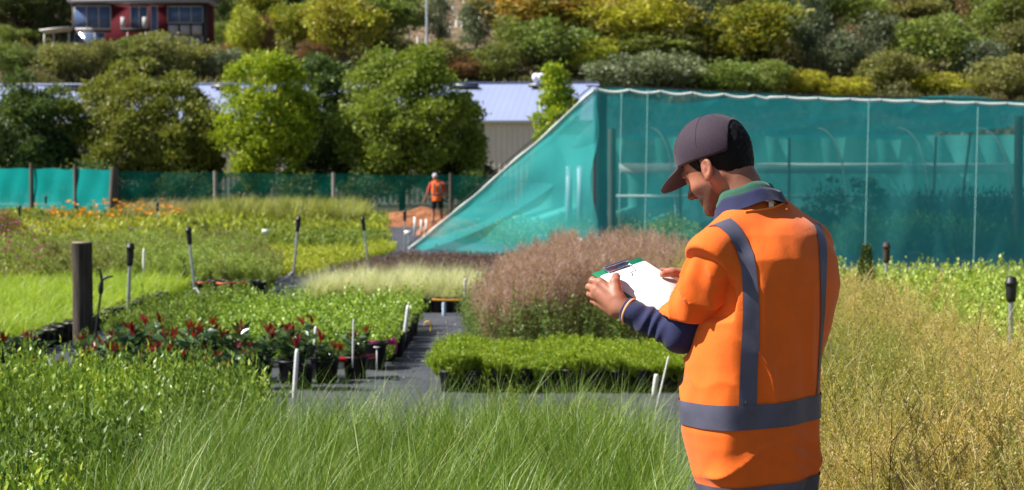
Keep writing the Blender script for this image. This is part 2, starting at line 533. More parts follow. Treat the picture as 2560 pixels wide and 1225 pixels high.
def f_shirt(p):            # navy polo: torso and long sleeves
    d = torso(p, [(max(s[0], .66), s[1], s[2], s[3] - .012, s[4] - .016) for s in TST[1:]])
    for SH, EL, WR, s in ((SHL, ELL, WRL, 1), (SHR, ELR, WRR, 2)):
        a = s_cap(p, L(.03, .0, 1.385), SH - ZD * .012, .045, .046)
        ax = nrm(WR - EL); Lf = np.linalg.norm(WR - EL)
        end = EL + ax * (Lf - .022)
        a = smin(a, s_cap(p, SH - ZD * .02, EL, .044, .038), .02)
        d = smin(d, a, .03)
    return d

def f_lower(s):
    SH, EL, WR = ((SHL, ELL, WRL), (SHR, ELR, WRR))[s]
    def f(p):
        ax = nrm(WR - EL); Lf = np.linalg.norm(WR - EL); end = EL + ax * (Lf - .022)
        up = nrm(SH - EL)
        a = s_cap(p, EL + up * .13, EL, .046, .047)
        b = s_cap(p, EL, end, .043, .0330)
        t = (p - EL) @ ax; rr = p - EL - t[:, None] * ax
        crook = np.exp(-((t - .06) / .10) ** 2)
        b = b + .0052 * np.sin(t * 150 + (rr @ ZD) * 60 + 3.6 * wob(p, 22, 3)) * crook * (.55 + .45 * wob(p, 25, 5)) + .0015 * wob(p, 40, 1)
        b = smax(b, (p - end) @ ax, .004)
        return smax(smin(a, b, .015), (p - EL) @ up - .12, .004)
    return f

def f_sleeve(s):
    SH, EL = (SHL, ELL) if s == 0 else (SHR, ELR)
    def f(p):
        ax = nrm(EL - SH); Lf = np.linalg.norm(EL - SH)
        out = (-RD if s == 0 else RD)
        a = s_cap(p, L(.02, (-.09 if s == 0 else .09), 1.350), SH + out * .004 - ZD * .012, .050, .056)
        # loose sleeve: wider below
        e2 = EL - ax * .015
        a = smin(a, s_cap(p, SH + out * .004 - ZD * .025, e2, .057, .069), .02)
        t = (p - SH) @ ax
        rad = p - SH - t[:, None] * ax
        a = a + .0045 * np.sin(t * 26 + (rad @ FD) * 55 - (rad @ RD) * 30 + 2.0 * wob(p, 9, 2)) + .0022 * wob(p, 32, 4)
        fa = (1 - np.abs(np.sin(t * 17 + (rad @ RD) * 22 + (rad @ FD) * 34 + 1.6 * wob(p, 10, 6)))) ** 2.4
        a = a - .015 * fa * np.clip(t / .06, 0, 1)
        # cut: sleeve end plane, tilted so it drops at the outer side
        nrmc = nrm(ax + (0.35 * nrm(np.cross(ax, RD)) if s == 0 else 0 * ax))
        cut = (p - (EL - ax * .052)) @ nrmc
        return smax(a, cut, .006)
    return f

def f_vest(p):
    q = p - C0; a = q @ FD; b = q @ RD; z = p[:, 2]
    d = torso(p, [(max(s[0], .60), s[1], s[2], s[3], s[4]) for s in TST])
    for s in (-1, 1):
        sh = s_cap(p, L(.02, s * .05, 1.412), L(-.0, s * (.205 if s < 0 else .165), 1.328 if s < 0 else 1.345), .056, .068 if s < 0 else .066)
        d = smin(d, sh, .035)
    # hunched upper back
    d = smin(d, s_ell(p, L(-.055, .015, 1.27), (.140, .083, .145), np.stack([RD, FD, ZD], 1)), .05)
    # cloth folds
    ang = np.arctan2(b, -a)
    low = np.clip((1.25 - z) / .35, 0, 1)
    d = d + (.0045 * np.sin(ang * 6.5 + 1.0 + 1.2 * wob(p, 5, 1)) * low) + .0028 * wob(p * np.array([1, 1, .45]), 16, 2) + .0012 * wob(p, 45, 3)
    def pinch(ph, sh=3.0): return (1 - np.abs(np.sin(ph))) ** sh
    wv = wob(p, 7, 5); wv2 = wob(p, 11, 2)
    # soft drapes falling from the shoulder blades, tension folds at the near side, slack above the waist tape
    d = d - .0080 * pinch(b * 19 + .8 * wv + z * 2.2, 2.2) * np.clip((1.33 - z) / .12, 0, 1) * np.clip((z - .94) / .10, 0, 1) * (a < .03)
    side = np.exp(-((b + .13) / .07) ** 2) * np.clip((1.14 - z) / .08, 0, 1) * np.clip((z - .90) / .05, 0, 1)
    d = d - .014 * side * pinch(z * 26 + b * 20 - a * 10 + 1.3 * wv2, 2.0)
    lowm = np.clip((.885 - z) / .03, 0, 1) * np.clip((z - .70) / .05, 0, 1)
    d = d - .013 * lowm * pinch(z * 22 - b * 16 + 1.5 * wv, 2.2) * (.35 + .65 * np.clip(wv2 + .3, 0, 1))
    d = d + .006 * np.sin(ang * 5 + 1.2 * wv) * np.clip((.90 - z) / .2, 0, 1)
    # diagonal drag folds at the near side, crease pile above the lower band
    m = np.exp(-(((z - .83) / .05) ** 2)) * np.exp(-((b + .02) / .09) ** 2)
    d = d + .004 * m * np.sin(z * 120 + b * 30 + 2 * wob(p, 12, 4))
    # armholes
    for s in (-1, 1):
        edge = np.interp(z, [1.12, 1.17, 1.22, 1.26, 1.335, 1.41], [.26, .185, .165, .180, .250, .32]) + 2.0 * np.clip(-a - .06, 0, .1)
        if s > 0: edge = edge - .012
        cutv = (s * b - edge)
        up = 1.10 - z
        hole = smax(-cutv, up, .02) * 0.75
        d = smax(d, -hole, .004)
    # neckline
    nk = s_ell(p, L(.055, 0, 1.50), (.088, .088, .085), np.stack([RD, FD, ZD], 1))
    d = smax(d, -nk, .005)
    # hem, with the open side slit seen at the near side
    d = smax(d, .665 - z + .10 * np.clip(-b * 1.0 + a * 0.6 - .05, 0, .2) * -4.0 * 0 , .004)
    sl = np.clip((a - .02 - b * .6), 0, .3)
    hem = .655 + 2.4 * np.clip(sl - .135, 0, .12)
    d = smax(d, hem - z, .004)
    return d

def f_trouser(p):
    d = torso(p, [(.60, .02, -.02, .10, .125), (.74, .02, -.02, .115, .14), (.95, .02, -.02, .115, .14)])
    for s in (-1, 1):
        hip = L(.02, s * .07 - .02, .80); kn = L(.03, s * .10, .46); an = L(-.02, s * .11, .10)
        l = smin(s_cap(p, hip, kn, .088, .078), s_cap(p, kn, an, .076, .072), .02) + .004 * wob(p, 22, 1)
        l = smax(l, .075 - p[:, 2], .004)
        d = smin(d, l, .03)
    return d

def f_cap(p):
    q = toC(p)
    o = s_ell(q, (-.002, 0, .040), (.108, .0895, .098))
    o = smin(o, s_ell(q, (.012, 0, .048), (.096, .083, .088)), .02)
    low = .020 + .10 * np.clip(-q[:, 0] - .03, 0, 1)      # lower edge, above the ear
    o = smax(o, low - q[:, 2], .003)
    inn = s_ell(q, (-.004, 0, .034), (.100, .0825, .0935))
    o = smax(o, -inn, .001)
    # the arched opening at the back
    arch = np.sqrt((q[:, 1] / .062) ** 2 + ((q[:, 2] - .020) / .088) ** 2) - 1
    arch = smax(arch * .045, q[:, 0] + .025, .002)
    return smax(o, -arch, .002)

def f_brim(p):
    q = toC(p)
    x, y = q[:, 0], q[:, 1]
    out = np.sqrt(((x - .045) / .132) ** 2 + (y / .080) ** 2) - 1
    zc = .040 - .55 * np.clip(x - .075, 0, 1) - 5.0 * y * y - 1.6 * np.clip(x - .09, 0, 1) ** 2
    d = smax(out * .075, (np.abs(q[:, 2] - zc) - .0026) * .85, .002)
    return smax(d, .082 - np.sqrt(x * x + (y * .35) ** 2), .002)

def f_hair(p):
    q = toH(p)
    o = s_ell(q, (-.010, 0, .037), (.1005, .083, .0965)) 
    o = smin(o, s_ell(q, (-.040, 0, -.014), (.052, .058, .056)), .02)
    o = o + .0010 * wob(p, 200, 1) + .0010 * wob(p, 70, 2)
    x, z = q[:, 0], q[:, 2]
    # hairline: behind the ear and down to the nape
    line = np.where(x > -.012, .028 - .45 * x - 0.0, -.062 - .10 * (x + .10))
    line = np.where((x > .008), np.interp(x, [.008, .02, .03, .045, .1], [-.018, -.022, .0, .035, .06]), line)
    line = np.where((x <= .008) & (x > -.03), np.interp(x, [-.03, -.022, -.012, .008], [-.048, -.02, .022, .020]), line)
    o = smax(o, line - z, .006)
    return smax(o, -s_ell(q, (.05, 0, .0), (.052, .055, .10)), .002)

def part_iso(name, f, lo, hi, h, mat, parent, it=1, smooth=True, attrf=None):
    V, F = iso(f, lo, hi, h)
    V = relax(V, F, it, .5)
    me = mesh_np(name, V, F, mat, smooth, attrf(V) if attrf else None)
    return obj(name, me, parent), V, F

def beard_attr(V):
    q = toH(V)
    q = np.stack([q[:, 0], q[:, 1], np.where(q[:, 2] < 0, q[:, 2] * 1.12, q[:, 2])], 1)
    x, y, z = q.T
    jaw = np.clip((-.030 - z + .15 * (x - .05)) / .018, 0, 1) * np.clip((x - .0) / .02, 0, 1)
    side = np.clip(1 - np.abs(x - .016) / .011, 0, 1) * np.clip((.02 - z) / .02, 0, 1) * (z > -.06)
    lips = np.exp(-(((z + .074) / .012) ** 2 + (y / .022) ** 2)) * (x > .075)
    r = np.sqrt(x * x + y * y) < .16
    b = np.clip(np.maximum(jaw * 1.15, side * 1.0) - lips, 0, 1) * (z > -.135) * r
    nape = np.clip(1 - np.abs(z + .075) / .035, 0, 1) * (x < -.03) * (z > -.13) * r * .45
    brow = np.exp(-(((z - .021 + 6 * (np.abs(y) - .032) ** 2 * 3) / .005) ** 2)) * (np.abs(y) > .014) * (np.abs(y) < .055) * (x > .06) * .9
    lid = np.exp(-(((z - .007) / .0022) ** 2)) * (np.abs(np.abs(y) - .032) < .014) * (x > .078) * .9
    return {'beard': np.clip(np.maximum(np.maximum(b, nape), np.maximum(brow, lid)), 0, 1)}

def ray_on(bvh, px, py):
    d = Vector(ray(px, py)).normalized()
    h = bvh.ray_cast(Vector((0, 0, CAMH)), d)
    if h[0] is None:
        h2 = None
        return None, None
    return np.array(h[0]), np.array(h[1])

def strip_mesh(rows, thick=.0044):
    """rows: list of lists of (point, normal); builds a sheet lifted off the surface"""
    n = len(rows); m = len(rows[0]); V = []
    for r in rows:
        for (p, nn) in r: V.append(p + nn * thick)
    F = [[i * m + k, (i + 1) * m + k, (i + 1) * m + k + 1, i * m + k + 1] for i in range(n - 1) for k in range(m - 1)]
    return np.array(V), np.array(F)

def build_man():
    root = empty('person', (float(C0[0]), float(C0[1]), 0))
    tag(root, 'man in orange safety vest and dark cap, seen from behind, writing board in hands', 'person')
    inv = np.array([C0[0], C0[1], 0.0])
    def part(name, f, lo, hi, h, mat, it=1, attrf=None):
        V, F = iso(f, lo, hi, h)
        V = relax(V, F, it, .5)
        at = attrf(V) if attrf else None
        o = obj(name, mesh_np(name, V - inv, F, mat, True, at), root)
        return o, V, F
    part('body', f_body, (.10, 4.1, 0), (1.05, 5.05, 1.75), .0032, M['skin'], 1, beard_attr)
    sh, _, _ = part('shirt', f_shirt, (.2, 4.1, .64), (1.1, 5.05, 1.50), .0042, M['polo'])
    for s in (0, 1):
        EL, WR = ((ELL, WRL), (ELR, WRR))[s]
        part('lower_sleeve', f_lower(s), np.minimum(EL, WR) - .12, np.maximum(EL, WR) + .12, .0036, M['navy'])
    for s in (0, 1):
        SH = (SHL, SHR)[s]; EL = (ELL, ELR)[s]
        lo = np.minimum(SH, EL) - .13; hi = np.maximum(SH, EL) + .13
        part('sleeve', f_sleeve(s), lo, hi, .0042, M['polo'])
    vo, VV, VF = part('vest', f_vest, (.35, 4.1, .60), (1.05, 4.85, 1.52), .0042, M['vest'])
    part('trousers', f_trouser, (.3, 4.1, .02), (1.05, 4.9, .97), .008, M['trouser'])
    for s in (-1, 1):
        def fb(p, s=s):
            d = s_cap(p, L(-.03, s * .11, .13), L(-.03, s * .11, .05), .052, .05)
            d = smin(d, s_cap(p, L(-.03, s * .11, .04), L(.13, s * .125, .045), .048, .045), .03)
            return smax(d, .004 - p[:, 2], .004)
        part('boot', fb, (.3, 4.1, -.01), (1.1, 5.0, .20), .007, M['boot'])
    part('hair', f_hair, HO - .15, HO + .15, .0026, M['hair'], 0)
    co, _, _ = part('cap', f_cap, HO - .17, HO + .19, .0026, M['cap'])
    def child(name, V, F, mat, par):
        return obj(name, mesh_np(name, V - inv, F, mat, True), par)
    Vb, Fb = biggest(*iso(f_brim, HO - .22, HO + .22, .0022)); child('brim', relax(Vb, Fb, 1), Fb, M['cap'], co)
    # button and seams of the cap, strap across the opening
    mb = MB()
    def capsurf(x, y):         # height of the cap's outside in head frame, by bisection
        zlo, zhi = .03, .17
        for _ in range(24):
            zm = (zlo + zhi) / 2
            if f_cap(np.array([Hc(x, y, zm)]))[0] < 0 or zm < .06: zlo = zm
            else: zhi = zm
        return zhi
    mb.lathe([(0.0005, .004), (.006, .0035), (.0085, .0), (.0085, -.004)], n=12)
    Vb = np.vstack(mb.V) @ RCP.T + Hc(.002, 0, capsurf(.002, 0) + .001)
    child('button', Vb, np.vstack(mb.F4), M['capdark'], co)
    seams = MB()
    from math import cos, sin, pi
    inns = lambda dirn, el: None
    for azs in (90, 38, 142, 0, 180 - 0.01, 270, 322, 218):
        pts = []
        for e in np.linspace(88, 8, 26):
            a = math.radians(azs); el = math.radians(e)
            dv = np.array([cos(a) * cos(el), sin(a) * cos(el), sin(el)])
            r0, r1 = .06, .16
            c = np.array([-.002, 0, .040])
            if f_cap(np.array([Hc(*(c + dv * .1005))]))[0] > .012 and f_cap(np.array([Hc(*(c + dv * .09))]))[0] > .004: continue
            for _ in range(22):
                rm = (r0 + r1) / 2
                if f_cap(np.array([Hc(*(c + dv * rm))]))[0] < 0 or rm < .086: r0 = rm
                else: r1 = rm
            if r1 > .125 or r1 < .0865: continue
            pts.append(Hc(*(c + dv * (r1 + .0001))))
        if len(pts) > 4:
            sm = MB(); sm.tube(pts, .0009, 5)
            obj('seam', mesh_np('seam', np.vstack(sm.V) - inv, [np.vstack(sm.F4), np.vstack(sm.F3)], M['capdark'], True), co)
    # collars: green fleece inside, navy polo collar outside
    def ring(c, tiltdir, tilt, r0, r1, hh, drop, name, mat, par, thick=.004, front_open=.0):
        up = nrm(ZD * math.cos(tilt) + tiltdir * math.sin(tilt))
        e1 = nrm(FD - up * (FD @ up)); e2 = np.cross(up, e1)
        V = []; n = 64; prof = [(r0, 0), (r0 * .985, hh * .35), (r1 * .99, hh * .8), (r1 + .003, hh), (r1 + .008, hh * .98), (r1 + .011, hh * .75), (r0 + drop * .6, hh * .25), (r0 + drop, -hh * .15)]
        for i in range(n + 1):
            t = 2 * math.pi * i / n
            for (r, h_) in prof:
                rr = r * (1 + .02 * math.sin(3 * t + 1) + .012 * math.sin(11 * t + h_ * 90))
                h2 = h_ * (1 - .30 * max(0, math.cos(t))) + .003 * math.sin(5 * t)
                V.append(c + e1 * (math.cos(t) * rr * 1.02) + e2 * (math.sin(t) * rr * 1.0) + up * h2)
        m = len(prof)
        F = [[i * m + k, i * m + k + 1, (i + 1) * m + k + 1, (i + 1) * m + k] for i in range(n) for k in range(m - 1)]
        return child(name, np.array(V), np.array(F), mat, par)
    NC = P(1872, 528, 4.475)
    ring(NC, FD, math.radians(24), .076, .069, .052, .014, 'inner_collar', M['greencollar'], sh)
    ring(NC - ZD * .004 - FD * .005, FD, math.radians(22), .089, .081, .036, .012, 'collar', M['navy'], sh)

    # cuff with a light stripe
    for WR, EL in ((WRL, ELL), (WRR, ELR)):
        ax = nrm(WR - EL); e = WR - ax * .022
        mb = MB(); mb.tube([e - ax * .002, e + ax * .006, e + ax * .007], [.0345, .0345, .030], 28, cap=False)
        c1 = obj('cuff', mesh_np('cuff', np.vstack(mb.V) - inv, np.vstack(mb.F4), M['navy'], True), sh)
        mb = MB(); mb.tube([e - ax * .0075, e - ax * .0055, e - ax * .0025, e - ax * .001], [.0345, .0362, .0362, .0345], 28, cap=False)
        obj('cuff_stripe', mesh_np('cuff_stripe', np.vstack(mb.V) - inv, np.vstack(mb.F4), M['cuffstripe'], True), sh)

    # reflective tape laid on the vest
    bvh = BVHTree.FromPolygons([Vector(v) for v in VV], [tuple(f) for f in VF.tolist()])
    from_out = []
    def around(z0f, z1f, name, lab=None):
        rows = []
        for i in range(161):
            t = 2 * math.pi * i / 160
            r = []
            for k in range(5):
                z = z0f(t) + (z1f(t) - z0f(t)) * k / 4
                o = L(.45 * math.cos(t), .45 * math.sin(t), z); c = L(0, 0, z)
                dd = Vector(nrm(c - o)); h = bvh.ray_cast(Vector(o), dd)
                if h[0] is None: r = None; break
                nn = nrm(np.array(h[1]) * .5 - np.array(dd) * .5)
                r.append((np.array(h[0]), nn))
            if r: rows.append(r)
        V, F = strip_mesh(rows)
        child(name, V, F, M['tape'], vo)
    around(lambda t: .895 + .008 * math.cos(t - 2.2), lambda t: .958 + .008 * math.cos(t - 2.2), 'reflective_band')
    around(lambda t: .690 + .010 * math.cos(t - 2.2), lambda t: .748 + .010 * math.cos(t - 2.2), 'reflective_band')
    def strip(edge_l, edge_r, name, n=40, m=5):
        el = np.array(edge_l, float); er = np.array(edge_r, float)
        ts = np.linspace(0, 1, n)
        def samp(e, t):
            k = np.linspace(0, 1, len(e)); return np.array([np.interp(t, k, e[:, 0]), np.interp(t, k, e[:, 1])])
        rows = []
        for t in ts:
            a, b = samp(el, t), samp(er, t); r = []
            for k in range(m):
                q = a + (b - a) * k / (m - 1)
                hp, hn = ray_on(bvh, q[0], q[1])
                if hp is None: r = None; break
                r.append((hp, hn))
            if r:
                # keep the strip continuous: drop rows that jump
                if rows and np.linalg.norm(r[2][0] - rows[-1][2][0]) > .08: continue
                rows.append(r)
        if len(rows) > 3:
            V, F = strip_mesh(rows, .0030)
            V = relax(V, F, 1, .3)
            child(name, V, F, M['tape'], vo)
    # smoothed control polylines (picked where the tape lies on the back)
    strip([(1757, 571), (1790, 566), (1815, 585), (1838, 625), (1852, 670), (1856, 720), (1856, 790), (1852, 860), (1848, 930), (1845, 1025)],
          [(1822, 541), (1845, 560), (1868, 598), (1885, 635), (1893, 680), (1898, 730), (1900, 790), (1899, 860), (1895, 930), (1892, 1025)], 'reflective_strip')
    strip([(2006, 523), (2026, 548), (2038, 575), (2045, 610), (2048, 660), (2049, 720), (2050, 780), (2048, 840), (2045, 900), (2042, 960), (2038, 992)],
          [(2022, 527), (2045, 552), (2059, 580), (2066, 615), (2066, 660), (2064, 720), (2061, 775), (2057, 820), (2052, 880), (2047, 940), (2043, 985)], 'reflective_strip')
    # size tag and neck binding
    hp, hn = ray_on(bvh, 1925, 517)
    if hp is not None:
        mb = MB(); mb.box((0, 0, 0), (.017, .002, .020)); Vt = np.vstack(mb.V) @ np.stack([RD, FD, ZD], 1).T + hp + hn * .006 + ZD * .004
        child('size_tag', Vt, np.vstack(mb.F4), pbr('white_tag', (.7, .7, .67), .7), vo)
    rows = []
    for px, py in ((1862, 531), (1885, 527), (1910, 524), (1935, 519), (1955, 510), (1966, 500)):
        hp, hn = ray_on(bvh, px, py)
        if hp is not None: rows.append(hp + hn * .002)
    if len(rows) > 3:
        mb = MB(); mb.tube(rows, .0032, 6); obj('neck_binding', mesh_np('neck_binding', np.vstack(mb.V) - inv, [np.vstack(mb.F4), np.vstack(mb.F3)], M['binding'], True), vo)
    return root

def build_board():
    inv = E(BL / 2, BW / 2, 0)
    R = np.stack([Wn, Ld, Nn], 1)
    root = obj('clipboard', None) if False else None
    r = empty('clipboard', inv); tag(r, 'green clipboard with white paper under a metal clip, held in both hands', 'clipboard')
    def put(name, mb, mat, par=r, smooth=False):
        V = np.vstack(mb.V) @ R.T
        return obj(name, mesh_np(name, V, ([np.vstack(mb.F4)] if mb.F4 else []) + ([np.vstack(mb.F3)] if mb.F3 else []), mat, smooth), par)
    mb = MB(); mb.box((0, 0, -.002), (BW, BL, .003)); put('board', mb, pbr('green_board', (.005, .17, .075), .35))
    mp = pbr('white_paper', (.86, .86, .88), .8)
    mb = MB()
    for i in range(3):
        mb.box((.002 * i, .010 + .001 * i, .0008 + i * .0009), (BW - .018 - .002 * i, BL - .024, .0006), rz=.010 * (i - 1))
    put('paper', mb, mp)
    mt = pbr('clip_metal', (.55, .55, .62), .25, metal=.9)
    mb = MB()
    y0 = -BL / 2 + .012
    mb.box((-.012, y0, .004), (.105, .020, .004)); mb.tube([(-.066, y0 - .008, .008), (.042, y0 - .008, .008)], .0045, 8)
    c = put('clip', mb, mt, smooth=False)
    mb = MB()
    pts = [(-.060, y0 + .004, .006), (-.052, y0 + .030, .006), (-.030, y0 + .031, .006), (-.024, y0 + .040, .006), (-.012, y0 + .046, .006), (0, y0 + .040, .006), (.006, y0 + .031, .006), (.030, y0 + .030, .006), (.038, y0 + .004, .006)]
    mb.tube(pts, .0011, 6); put('clip_wire', mb, mt, c)
    return r
# ------------------------------------------------------------------ site: ground, hill, buildings, nets, fence
def s2l(r, g, b, k=1.0):
    f = lambda c: ((c / 255 + .055) / 1.055) ** 2.4 if c > 10 else c / 255 / 12.92
    return tuple(f(c) * k for c in (r, g, b))

HY = np.array([60, 104, 112, 124, 140, 143, 152, 160, 200, 260, 330, 420.])
HZ = np.array([-.6, -.3, 1.2, 5.2, 11.2, 12.0, 12.6, 15.5, 29.0, 52, 80, 110.])
def hz(X, Y):
    X = np.asarray(X, float); Y = np.asarray(Y, float)
    z = np.interp(Y, HY, HZ)
    n = (np.sin(X * .11 + Y * .05) + np.sin(X * .05 - Y * .09 + 2) + .6 * np.sin(X * .23 + 1.3 * np.sin(Y * .13)))
    return z + n * .55 * np.clip((Y - 108) / 30, 0, 1)

def hill_Y(px, pyc, hpx, frac=.45):
    for Y in np.arange(106, 400, .5):
        X = (px - 1280) / FPX * Y
        zc = P(px, pyc, Y)[2]
        if float(hz(X, Y)) + frac * hpx * Y / FPX >= zc: return Y
    return 330.

def build_ground():
    # one sheet to the horizon
    m, nt = newmat('dry_ground')
    p = N(nt, 'ShaderNodeBsdfPrincipled'); o = N(nt, 'ShaderNodeOutputMaterial'); nt.links.new(p.outputs[0], o.inputs[0])
    c = ramp(nt, noise(nt, .6, 6), [(.3, (.10, .105, .035)), (.5, (.15, .12, .06)), (.7, (.07, .085, .025))])
    nt.links.new(c, p.inputs['Base Color']); p.inputs['Roughness'].default_value = .95
    me = mesh_np('ground', [[-900, -60, -.012], [900, -60, -.012], [900, 1500, -.012], [-900, 1500, -.012]], [[0, 1, 2, 3]], m)
    g = obj('ground', me); tag(g, 'dry grassy ground under and around the plant nursery', 'ground', kind='structure')
    # black woven weed mat over the nursery floor, faint wrinkles
    m, nt = newmat('weed_mat')
    p = N(nt, 'ShaderNodeBsdfPrincipled'); o = N(nt, 'ShaderNodeOutputMaterial'); nt.links.new(p.outputs[0], o.inputs[0])
    tc = N(nt, 'ShaderNodeTexCoord')
    br = N(nt, 'ShaderNodeTexBrick'); br.inputs['Scale'].default_value = 3.2; br.inputs['Mortar Size'].default_value = .008
    br.inputs['Color1'].default_value = (.056, .059, .078, 1); br.inputs['Color2'].default_value = (.062, .066, .086, 1); br.inputs['Mortar'].default_value = (.035, .045, .05, 1)
    nt.links.new(tc.outputs['Object'], br.inputs[0])
    d = ramp(nt, noise(nt, 2.3, 6, .65), [(.42, (1, 1, 1)), (.68, (1.55, 1.45, 1.3))])
    c = mix(nt, br.outputs[0], d, 1.0, 'MULTIPLY')
    sp = ramp(nt, noise(nt, 55, 3, .7), [(.66, (0, 0, 0)), (.74, (1, 1, 1))])
    c = mix(nt, c, (.11, .085, .06), mix(nt, sp, (0, 0, 0), .55))
    nt.links.new(c, p.inputs['Base Color']); p.inputs['Roughness'].default_value = .62; p.inputs['Specular IOR Level'].default_value = .35
    nt.links.new(bump(nt, noise(nt, 7, 5), .5, .02), p.inputs['Normal'])
    xs = np.linspace(-26, 22, 193); ys = np.linspace(.5, 62, 247)
    X, Y = np.meshgrid(xs, ys)
    Z = .004 + .006 * (1 + np.sin(X * 9 + 2 * np.sin(Y * 1.3)) * np.sin(Y * 5 + np.sin(X * 2.1)))
    V = np.stack([X, Y, Z], -1).reshape(-1, 3)
    i = np.arange(246)[:, None] * 193 + np.arange(192)[None]; i = i.ravel()[:, None]
    w = obj('weed_mat', mesh_np('weed_mat', V, i + np.array([0, 1, 194, 193])[None], m, True))
    tag(w, 'dark blue-grey woven weed mat covering the nursery floor and path', 'weed mat', kind='structure')
    # hillside
    m, nt = newmat('hill_earth')
    p = N(nt, 'ShaderNodeBsdfPrincipled'); o = N(nt, 'ShaderNodeOutputMaterial'); nt.links.new(p.outputs[0], o.inputs[0])
    a = ramp(nt, noise(nt, .35, 6, .65), [(.30, (.075, .085, .035)), (.5, (.20, .145, .095)), (.72, (.30, .22, .16))])
    b = ramp(nt, noise(nt, 2.2, 5, .7), [(.35, (.55, .5, .42)), (.65, (1.1, 1.05, 1))])
    c = mix(nt, a, b, 1.0, 'MULTIPLY'); nt.links.new(c, p.inputs['Base Color']); p.inputs['Roughness'].default_value = .95
    nt.links.new(bump(nt, noise(nt, 1.5, 6), .8, .3), p.inputs['Normal'])
    xs = np.linspace(-150, 170, 161); ys = np.linspace(100, 420, 161)
    X, Y = np.meshgrid(xs, ys); V = np.stack([X, Y, hz(X, Y)], -1).reshape(-1, 3)
    i = (np.arange(160)[:, None] * 161 + np.arange(160)[None]).ravel()[:, None]
    h = obj('hillside', mesh_np('hillside', V, i + np.array([0, 1, 162, 161])[None], m, True))
    tag(h, 'steep dry clay hillside rising behind the shed', 'hillside', kind='structure')

# ------------------------------------------------------------------ shed
def build_shed():
    root = empty('shed', (4.2, 93, 0), math.radians(-4.0))
    tag(root, 'long cream metal shed with pale blue roof beyond the fence', 'shed')
    m, nt = newmat('shed_cladding')
    p = N(nt, 'ShaderNodeBsdfPrincipled'); o = N(nt, 'ShaderNodeOutputMaterial'); nt.links.new(p.outputs[0], o.inputs[0])
    c = ramp(nt, noise(nt, .5, 4), [(.3, (.70, .63, .57)), (.7, (.62, .56, .50))]); nt.links.new(c, p.inputs['Base Color']); p.inputs['Roughness'].default_value = .6
    m2, nt = newmat('shed_roof_metal')
    p = N(nt, 'ShaderNodeBsdfPrincipled'); o = N(nt, 'ShaderNodeOutputMaterial'); nt.links.new(p.outputs[0], o.inputs[0])
    c = ramp(nt, noise(nt, .25, 4, dim=(1, .3, 1)), [(.3, (.31, .36, .55)), (.7, (.27, .32, .50))]); nt.links.new(c, p.inputs['Base Color']); p.inputs['Roughness'].default_value = .5
    LX = 48.0
    # ribbed wall: trapezoid profile
    def ribbed(x0, x1, pitch, dep):
        xs = []; x = x0
        k = 0
        while x < x1:
            xs += [(x, 0), (x + pitch * .55, 0), (x + pitch * .65, -dep), (x + pitch * .9, -dep)]; x += pitch
        return xs
    pr = ribbed(-LX, 0, .30, .035)
    V = []
    for x, y in pr: V += [(x, y, -.1), (x, y, 4.75)]
    F = [[2 * i, 2 * i + 2, 2 * i + 3, 2 * i + 1] for i in range(len(pr) - 1)]
    obj('wall', mesh_np('wall', V, F, m), root)
    mb = MB(); mb.box((-LX / 2, 6.5, 2.3), (LX - .1, 12.7, 4.75)); mb.box((-LX / 2, -.02, .12), (LX, .05, .25)); mb.build('rear_wall', m, root)
    # roof: two slopes, corrugated sheets
    pr = ribbed(-LX - .3, .3, .38, -.004)
    V = []; zr = 7.45; z0 = 4.80
    for x, y in pr: V += [(x, -.16, z0 + -y * 1.0 - .04), (x, 12, zr - y), (x, 24.4, z0 - y)]
    F = []
    for i in range(len(pr) - 1): F += [[3 * i, 3 * i + 3, 3 * i + 4, 3 * i + 1], [3 * i + 1, 3 * i + 4, 3 * i + 5, 3 * i + 2]]
    roof = obj('roof', mesh_np('roof', V, F, m2), root)
    mb = MB(); mb.box((-LX / 2, 12, zr + .06), (LX + .6, .5, .06)); mb.build('ridge_cap', m2, roof)
    trim = pbr('shed_trim', (.62, .62, .60), .5)
    mb = MB(); mb.box((-LX / 2, -.22, 4.68), (LX + .6, .12, .16)); mb.box((.33, 6, 6.1), (.06, .1, .1)); mb.build('gutter', trim, root)
    dk = pbr('skylight_frame', (.05, .05, .07), .4); wh = pbr('vent_white', (.8, .8, .82), .45)
    sl = math.atan2(zr - z0, 12.4)
    for px, w in ((1110, 1.3), (1298, 1.25), (490, 1.4), (80, 1.5), (890, 1.3)):
        x = (px - 1280) / FPX * 102 - 4.2 + .6; y = 10.3; z = z0 + (y + .4) * math.tan(sl) + .14
        mb = MB(); mb.box((x, y, z), (w, .9, .16)); mb.box((x, y - .52, z - .03), (w + .2, .12, .2)); mb.build('skylight', dk, roof)
    for px, r in ((1283, .23), (1296, .30)):
        x = (px - 1280) / FPX * 103 - 4.2 + .6; y = 11.3; z = z0 + (y + .4) * math.tan(sl) + .05
        mb = MB(); mb.lathe([(.13, -.1), (.13, .22), (r, .26), (r * 1.12, .45), (r * .9, .62), (.02, .70)], (x, y, z), 12); mb.build('roof_vent', wh, roof, smooth=True)
    # a parked white trailer/vehicle glimpsed through the trees is only a few pixels: low white tank
    return root

